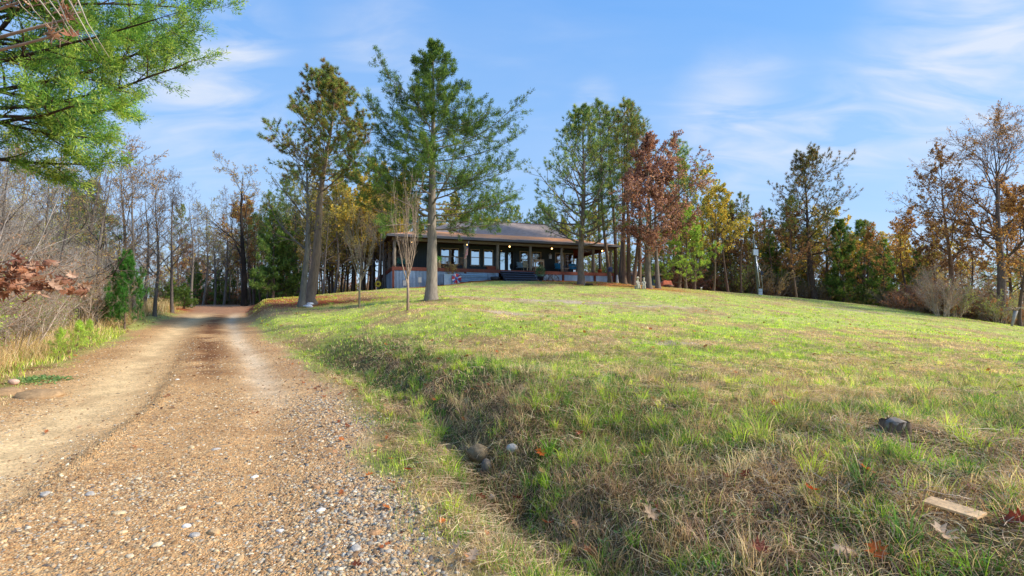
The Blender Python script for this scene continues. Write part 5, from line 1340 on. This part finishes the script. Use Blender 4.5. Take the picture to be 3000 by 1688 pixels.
# statues: seated children on blocks
def statue(px, Y, label, lean, hat, seed):
    r_ = np.random.default_rng(seed)
    p = G(px, Y); t = thing('statue', label, 'statue', tuple(p), lean, 'seated child statues'); cs = lin(208, 198, 176)
    g = Geo(); g.box((-.15, -.05, -.05), (.15, .2, .26), cs*.85); part('plinth', g, M_stone, t)
    me = bpy.data.meshes.new('figure'); 
    vs = [(0, .04, .34), (0, .05, .46), (0, .03, .58), (0, .02, .66), (0, .0, .74), (0, -.01, .81),
          (.09, .03, .57), (.14, -.06, .46), (.05, -.14, .42), (-.09, .03, .57), (-.14, -.05, .47), (-.05, -.13, .43),
          (.06, -.14, .33), (.07, -.2, .12), (.07, -.26, .03), (-.06, -.14, .33), (-.07, -.19, .12), (-.07, -.26, .03)]
    es = [(0, 1), (1, 2), (2, 3), (3, 4), (4, 5), (2, 6), (6, 7), (7, 8), (2, 9), (9, 10), (10, 11), (0, 12), (12, 13), (13, 14), (0, 15), (15, 16), (16, 17)]
    rr = [.11, .1, .09, .04, .085, .07, .05, .037, .03, .05, .037, .03, .06, .045, .03, .06, .045, .03]
    me.from_pydata(vs, es, []); ob = bpy.data.objects.new('figure', me); link(ob, t)
    sm = ob.modifiers.new('s', 'SKIN'); 
    if not me.skin_vertices: me.skin_vertices.new()
    for i_, v_ in enumerate(me.skin_vertices[0].data): v_.radius = (rr[i_], rr[i_]); v_.use_root = (i_ == 0)
    ob.modifiers.new('d', 'SUBSURF').levels = 1; ob.modifiers['d'].render_levels = 1
    m2 = M_stone.copy(); m2.name = 'cast_stone'; b_ = m2.node_tree.nodes
    for n_ in b_:
        if n_.type == 'ATTRIBUTE':
            for l_ in list(n_.outputs[0].links): l_.to_socket.default_value = (*cs, 1); m2.node_tree.links.remove(l_)
            break
    me.materials.append(m2)
    g = Geo()
    if hat: g.tube([(0, 0, .82), (0, 0, .84), (0, 0, .845), (0, 0, .93)], [.15, .14, .085, .06], 12, cs)
    else: sphere(g, (0, .015, .835), .08, cs, 12, 8, (1.05, 1.05, .8))
    part('hat' if hat else 'hair', g, M_stone, t, True)
statue(1869, 38.2, 'cream stone statue of a seated child in a brimmed hat', .25, True, 1)
statue(1887, 38.2, 'cream stone statue of a seated bareheaded child nearest the spotted trunk', -.2, False, 2)
# service pole
p = G(2222, 46); t = thing('service_pole', 'leaning electric service pole with meter boxes at the far side of the lawn', 'pole', tuple(p), 0)
hp = P(1500, 690, 46)[2]-p[2]; lx0 = -.34
g = Geo(); g.tube([(0, 0, -.3), (lx0*.5, 0, hp*.5), (lx0, 0, hp)], [.09, .08, .06], 10, lin(110, 118, 108), True, .05, rng); part('pole_shaft', g, M_bark, t, True)
zb = P(1500, 740, 46)[2]-p[2]; xb = lx0*zb/hp
g = Geo(); g.box((xb-.22, -.3, zb-.26), (xb+.2, -.12, zb+.24), lin(200, 212, 226)); part('transformer_box', g, M_paint, t)
g = Geo(); g.tube([(xb+.02, -.16, zb-.3), (.06, -.17, .7)], .045, 8, lin(206, 212, 218)); part('conduit', g, M_metal, t, True)
g = Geo(); g.tube([(xb+.2, -.1, zb-.9), (.32, -.05, 1.6), (.4, -.02, .5)], .02, 6, lin(190, 196, 200)); part('cable', g, M_metal, t, True)
g = Geo(); g.box((.2, -.2, 1.75), (.4, -.08, 2.1), lin(40, 46, 60)); part('meter', g, M_paint, t)
g = Geo(); g.box((-.1, -.34, -.1), (.22, -.16, .5), lin(178, 192, 204)); g.box((-.12, -.35, .26), (.24, -.15, .29), lin(120, 130, 140)); part('panel_box', g, M_paint, t)
# white rocks at the foot of the sparse pine
def rock(name, p, s, colr, label, cat='rock', group=None, seed=0, rz=0, sub=2, sink=.25):
    r_ = np.random.default_rng(seed)
    import bmesh
    bm = bmesh.new(); bmesh.ops.create_icosphere(bm, subdivisions=sub, radius=1); V = np.array([v.co[:] for v in bm.verts]); F = np.array([[v.index for v in f.verts] for f in bm.faces]); bm.free()
    a = r_.normal(size=(7, 3)); a = unit(a)
    k = 1+.0*V[:, :1]
    for q in a: k -= .28*np.clip((V@q)-.55, 0, 1)[:, None]
    V = V*k*(1+.08*r_.normal(size=(len(V), 1))*.5)*np.array(s)
    g = Geo(); g.add(V, None, F, np.array(colr)*(.85+.3*r_.random((len(V), 1))))
    o = part(name, g, M_stone, None, True); o.location = (p[0], p[1], p[2]+s[2]*(1-2*sink)); o.rotation_euler = (0, 0, rz); tag(o, label, cat, group); return o
p = G(903, 25.2); rock('rock', p, (.3, .16, .1), lin(214, 218, 226), 'flat white rock at the foot of the tall sparse pine', seed=3)
p = G(909, 25.3); rock('rock', p+[0, 0, .14], (.18, .12, .07), lin(226, 226, 230), 'smaller white rock lying on the flat white rock', seed=4)
def rg(px, py): return np.array(ray_ground(px, py))
p = rg(1400, 1352); rock('rock', p, (.14, .12, .11), lin(122, 108, 86), 'lichen covered brown boulder in the ditch grass', seed=5, sub=3)
p = rg(1425, 1385); rock('rock', p, (.06, .07, .1), lin(104, 98, 90), 'dark grey stone under the lichen covered boulder', seed=6)
p = rg(1500, 1325); rock('rock', p, (.07, .06, .055), lin(190, 186, 176), 'pale white stone in the ditch grass behind the boulder', seed=7)
p = rg(1440, 1470); rock('rock', p, (.045, .04, .045), lin(150, 144, 134), 'pointed pale grey stone in the ditch before the boulder', seed=8)
p = rg(118, 1160); rock('dirt_mound', p, (.4, .32, .13), lin(176, 144, 106), 'smooth low mound of brown dirt at the road edge', 'mound', seed=9, sub=3, sink=.5)
p = rg(22, 1155); rock('dirt_mound', p, (.32, .26, .12), lin(170, 138, 102), 'brown dirt mound at the road edge carrying a pink tan rock', 'mound', seed=10, sub=3, sink=.5)
p = rg(40, 1140); rock('rock', p+[0, 0, .1], (.11, .08, .07), lin(214, 178, 156), 'pink tan rock sitting on the dirt mound', seed=11)
STN = [(405, 1405), (561, 1394), (746, 1399), (347, 1509), (263, 1451), (252, 1515), (532, 1492), (567, 1488), (544, 1547), (359, 1564), (570, 1570), (628, 1565), (642, 1477), (925, 1428), (940, 1500), (561, 1313), (633, 1318), (289, 1619), (382, 1631), (639, 1162), (520, 1113), (659, 1148), (135, 1450), (700, 1640), (460, 1600), (1095, 1565), (820, 1560), (1230, 1495), (1040, 1610)]
r2_ = np.random.default_rng(12)
DSC = ['cream', 'tan', 'pale grey', 'buff', 'white', 'brown tan']; DC = [lin(224, 204, 168), lin(206, 170, 124), lin(184, 176, 164), lin(214, 188, 146), lin(232, 224, 210), lin(176, 136, 98)]
for k, (a, b) in enumerate(STN):
    p = rg(a, b); c_ = k*5 % 6; s_ = .026+.02*r2_.random()
    rock('stone', p, (s_*1.25, s_*.9, s_*.5), DC[c_], f'flat {DSC[c_]} river stone larger than the gravel around it', 'stone', 'large flat stones in the road gravel', 40+k, r2_.random()*3, 3, .4)
# stump
p = rg(2622, 1290)
t = thing('tree_stump', 'small rotten grey stump in the matted dry grass', 'stump', (p[0], p[1], p[2]-.03), .4)
g = Geo(); zz = np.array([-.06, 0, .08, .16, .2]); g.tube(np.stack([0*zz, 0*zz, zz], 1), [.15, .13, .118, .114, .11], 30, lin(120, 104, 88), False, .2, rng)
Vj = g.V[-1]; Vj[-30:, 2] += rng.normal(size=30)*.006; part('bark', g, M_bark, t, True)
g = Geo(); g.tube([(0, 0, .1), (0, 0, .178), (.01, .01, .186)], [.1, .112, .05], 24, lin(132, 122, 110), True, .12, rng); part('cut_top', g, M_wood, t, True)
# plank
p1, p2 = rg(2717, 1505), rg(2880, 1560); p = (p1+p2)/2; d_ = p2-p1
t = bpy.data.objects.new('plank', None); bpy.data.objects.remove(t)
g = Geo(); Lp = np.linalg.norm(d_); g.box((-Lp/2, -.045, -.006), (Lp/2, .045, .006), lin(240, 198, 146)); o = part('plank', g, M_wood); o.location = (p[0], p[1], p[2]+.085); o.rotation_euler = (.2, math.atan2(-d_[2], np.linalg.norm(d_[:2])), math.atan2(d_[1], d_[0])); tag(o, 'short pale offcut of board lying in the grass', 'plank')
# oak sapling with brown leaves reaching in at the left
t = thing('oak_sapling', 'oak branch with clusters of dead brown leaves reaching in beside the road', 'tree', (-5.3, 3.7, float(H(np.array([-5.3]), np.array([3.7]))[0])))
o0 = np.array([-5.3, 3.7, t.location[2]])
tg = Geo(); tg.tube([(0, 0, -.1), (.02, 0, 1.6), (.1, 0, 3.6), (.2, .1, 4.6)], [.06, .05, .035, .02], 8, lin(120, 108, 98), True, .1, rng)
lg = Geo()
def clus(px, py, Y, n, spr, s0):
    c = P(px, py, Y)-o0; q = c+rng.normal(size=(n, 3))*np.array(spr); 
    tg.tube([(.03, 0, max(c[2]-.2, .3)), (c*[.5, .5, 1])+[0, 0, .03], c+[0, 0, -.02]], [.02, .013, .006], 6, lin(150, 132, 118))
    for j in range(10): tg.tube([c+rng.normal(size=3)*.03, c+rng.normal(size=3)*np.array(spr)*1.3], [.004, .002], 4, lin(140, 116, 98))
    oak_leaves(lg, q, s0*(.7+.5*rng.random(n)), rng.random(n)*6.28, [lin(180, 136, 108), lin(150, 104, 80), lin(200, 164, 138), lin(122, 80, 62), lin(168, 114, 82)], .9, 1.2, nrm=rng.normal(size=(n, 3))+[.1, -.5, .5])
clus(60, 790, 3.6, 32, (.11, .1, .05), .1); clus(20, 835, 3.5, 34, (.11, .08, .05), .1); clus(165, 838, 3.7, 36, (.09, .08, .045), .095); clus(-60, 800, 3.5, 40, (.12, .1, .08), .1)
clus(200, 45, 2.6, 5, (.03, .03, .05), .08); clus(158, 95, 2.6, 2, (.015, .03, .02), .06); clus(60, -5, 2.6, 6, (.12, .03, .02), .07)
for k in range(7):
    a = P(40+30*k, -20, 2.5)-o0; b = P(110+35*k, 60+18*k, 2.6)-o0; tg.tube([a, (a+b)/2+rng.normal(size=3)*.02, b], [.004, .003, .0015], 4, lin(190, 180, 160))
part('branches', tg, M_twig, t, True); part('dead_leaves', lg, M_dryleaf, t)
# upturned root plate at the far corner
p = G(2972, 36); t = thing('fallen_tree', 'pale broken trunk leaning out of the brush at the far edge of the lawn', 'fallen tree', tuple(p), 0)
g = Geo(); g.tube([(-.3, 0, 0), (-.12, 0, .6), (.05, 0, 1.15)], [.06, .09, .13], 10, lin(176, 168, 160), True, .25, rng); part('trunk', g, M_bark, t, True)
g = Geo()
for k in range(12):
    a = rng.random()*6.28; g.tube([(.05, 0, 1.1), (.05+math.cos(a)*.3, math.sin(a)*.3, 1.2+.2*rng.random()), (.05+math.cos(a)*.8, math.sin(a)*.8, 1.0+.6*rng.random())], [.05, .03, .012], 5, lin(170, 150, 130))
part('roots', g, M_bark, t, True)
print('house', time.time()-T0)
SKYS = .15; EXPO = 1.12; KS = 1/(SKYS*2**EXPO)

# ------------------------------------------------------------------ camera, light, sky
cam = bpy.data.cameras.new('camera'); cam.lens = 18; cam.sensor_width = 36; cam.clip_end = 3000; cam.clip_start = .05
co = bpy.data.objects.new('camera', cam); link(co); co.location = (0, 0, HC); co.rotation_euler = (PI/2+PITCH, 0, 0)
sc.camera = co
SAZ, SEL = R(97), R(34)
sd = bpy.data.lights.new('sun', 'SUN'); sd.energy = 2.6; sd.angle = R(7); sd.color = (1, .91, .78)
so = bpy.data.objects.new('sun', sd); link(so)
from mathutils import Vector
dirv = Vector((math.sin(SAZ)*math.cos(SEL), math.cos(SAZ)*math.cos(SEL), math.sin(SEL)))
so.rotation_euler = dirv.to_track_quat('Z', 'Y').to_euler()
wd = bpy.data.worlds.new('World'); sc.world = wd; wd.use_nodes = True
nt = wd.node_tree; ns, ls = nt.nodes, nt.links; ns.clear()
sky = nd(ns, 'ShaderNodeTexSky'); sky.sky_type = 'NISHITA'; sky.sun_disc = False; sky.sun_elevation = SEL; sky.sun_rotation = SAZ; sky.air_density = 1.0; sky.dust_density = .6; sky.ozone_density = 1.6
tc = nd(ns, 'ShaderNodeTexCoord')
sp = nd(ns, 'ShaderNodeSeparateXYZ'); ls.new(tc.outputs['Generated'], sp.inputs[0])
def mth(op, a, b=None):
    m = ns.new('ShaderNodeMath'); m.operation = op
    for i, v in enumerate((a, b)):
        if v is None: continue
        if hasattr(v, 'node'): ls.new(v, m.inputs[i])
        else: m.inputs[i].default_value = v
    return m.outputs[0]
zc = mth('MAXIMUM', sp.outputs[2], 0.0); den = mth('ADD', zc, .22)
cx = mth('DIVIDE', sp.outputs[0], den); cy = mth('DIVIDE', sp.outputs[1], den)
cb = ns.new('ShaderNodeCombineXYZ'); ls.new(cx, cb.inputs[0]); ls.new(cy, cb.inputs[1])
mp = nd(ns, 'ShaderNodeMapping'); mp.inputs['Scale'].default_value = (.9, 2.1, 1); mp.inputs['Rotation'].default_value = (0, 0, .5); mp.inputs['Location'].default_value = (3.1, .4, 0); ls.new(cb.outputs[0], mp.inputs[0])
n1 = nd(ns, 'ShaderNodeTexNoise', Scale=.85, Detail=6.0, Roughness=.52, Distortion=.5); ls.new(mp.outputs[0], n1.inputs[0])
n2 = nd(ns, 'ShaderNodeTexNoise', Scale=3.1, Detail=8.0, Roughness=.5, Distortion=.7); ls.new(mp.outputs[0], n2.inputs[0])
veil = ramp(nt, n1.outputs[0], [(.4, 0), (.75, .6)]); wis = ramp(nt, n2.outputs[0], [(.48, 0), (.8, .8)])
cl = mth('MULTIPLY', wis, ramp(nt, n1.outputs[0], [(.45, 0), (.7, 1)])); cl = mth('ADD', mth('MULTIPLY', veil, .3), mth('MULTIPLY', cl, .3))
# brighter wisps in the places the sky has them
spots = [((690, 95), .05, .75), ((1120, 150), .07, .5), ((640, 270), .08, .5), ((560, 360), .09, .35), ((2160, 290), .055, .7), ((2060, 360), .05, .35), ((2180, 450), .055, .45), ((2965, 215), .11, 1.1), ((2760, 190), .08, .5), ((2510, 443), .035, .6), ((2360, 420), .05, .45), ((2420, 365), .04, .5), ((1740, 290), .025, .5), ((250, 120), .1, .3)]
for (a, b), rad, amp in spots:
    dv = Vector(tuple(P(a, b, 1.0)-np.array([0, 0, HC]))).normalized()
    dp = ns.new('ShaderNodeVectorMath'); dp.operation = 'DOT_PRODUCT'; ls.new(tc.outputs['Generated'], dp.inputs[0]); dp.inputs[1].default_value = dv
    ang = mth('ARCCOSINE', mth('MINIMUM', dp.outputs['Value'], 1.0))
    f = ramp(nt, mth('DIVIDE', ang, rad*2.2), [(0, 1), (1, 0)], 'EASE')
    cl = mth('ADD', cl, mth('MULTIPLY', mth('MULTIPLY', f, amp), ramp(nt, n2.outputs[0], [(.36, 0), (.68, 1)])))
cl = mth('MINIMUM', mth('MULTIPLY', cl, .8), .8)
grad = ramp(nt, zc, [(0, lin(206, 222, 246)), (.1, lin(192, 216, 250)), (.22, lin(172, 209, 254)), (.36, lin(146, 197, 255)), (.55, lin(120, 182, 255)), (1, lin(96, 150, 232))])
gs = mixc(nt, 1.0, grad, (KS, KS, KS), 'MULTIPLY')
nis = mixc(nt, 1.0, sky.outputs[0], (.42, .62, .78), 'MULTIPLY')
tint2 = mixc(nt, .78, nis, gs)
skyc = mixc(nt, cl, tint2, tuple(lin(236, 242, 253)*KS))
bg = nd(ns, 'ShaderNodeBackground', Strength=SKYS); ls.new(skyc, bg.inputs[0])
wo = nd(ns, 'ShaderNodeOutputWorld'); ls.new(bg.outputs[0], wo.inputs[0])
sc.view_settings.view_transform = 'Standard'; sc.view_settings.look = 'None'; sc.view_settings.gamma = 1; sc.view_settings.exposure = EXPO
sc.view_settings.use_curve_mapping = False
sc.render.engine = 'CYCLES'
sc.cycles.max_bounces = 6; sc.cycles.diffuse_bounces = 3; sc.cycles.glossy_bounces = 2; sc.cycles.transmission_bounces = 3; sc.cycles.transparent_max_bounces = 6
sc.cycles.caustics_reflective = False; sc.cycles.caustics_refractive = False
sc.cycles.use_denoising = True
print('done', time.time()-T0)
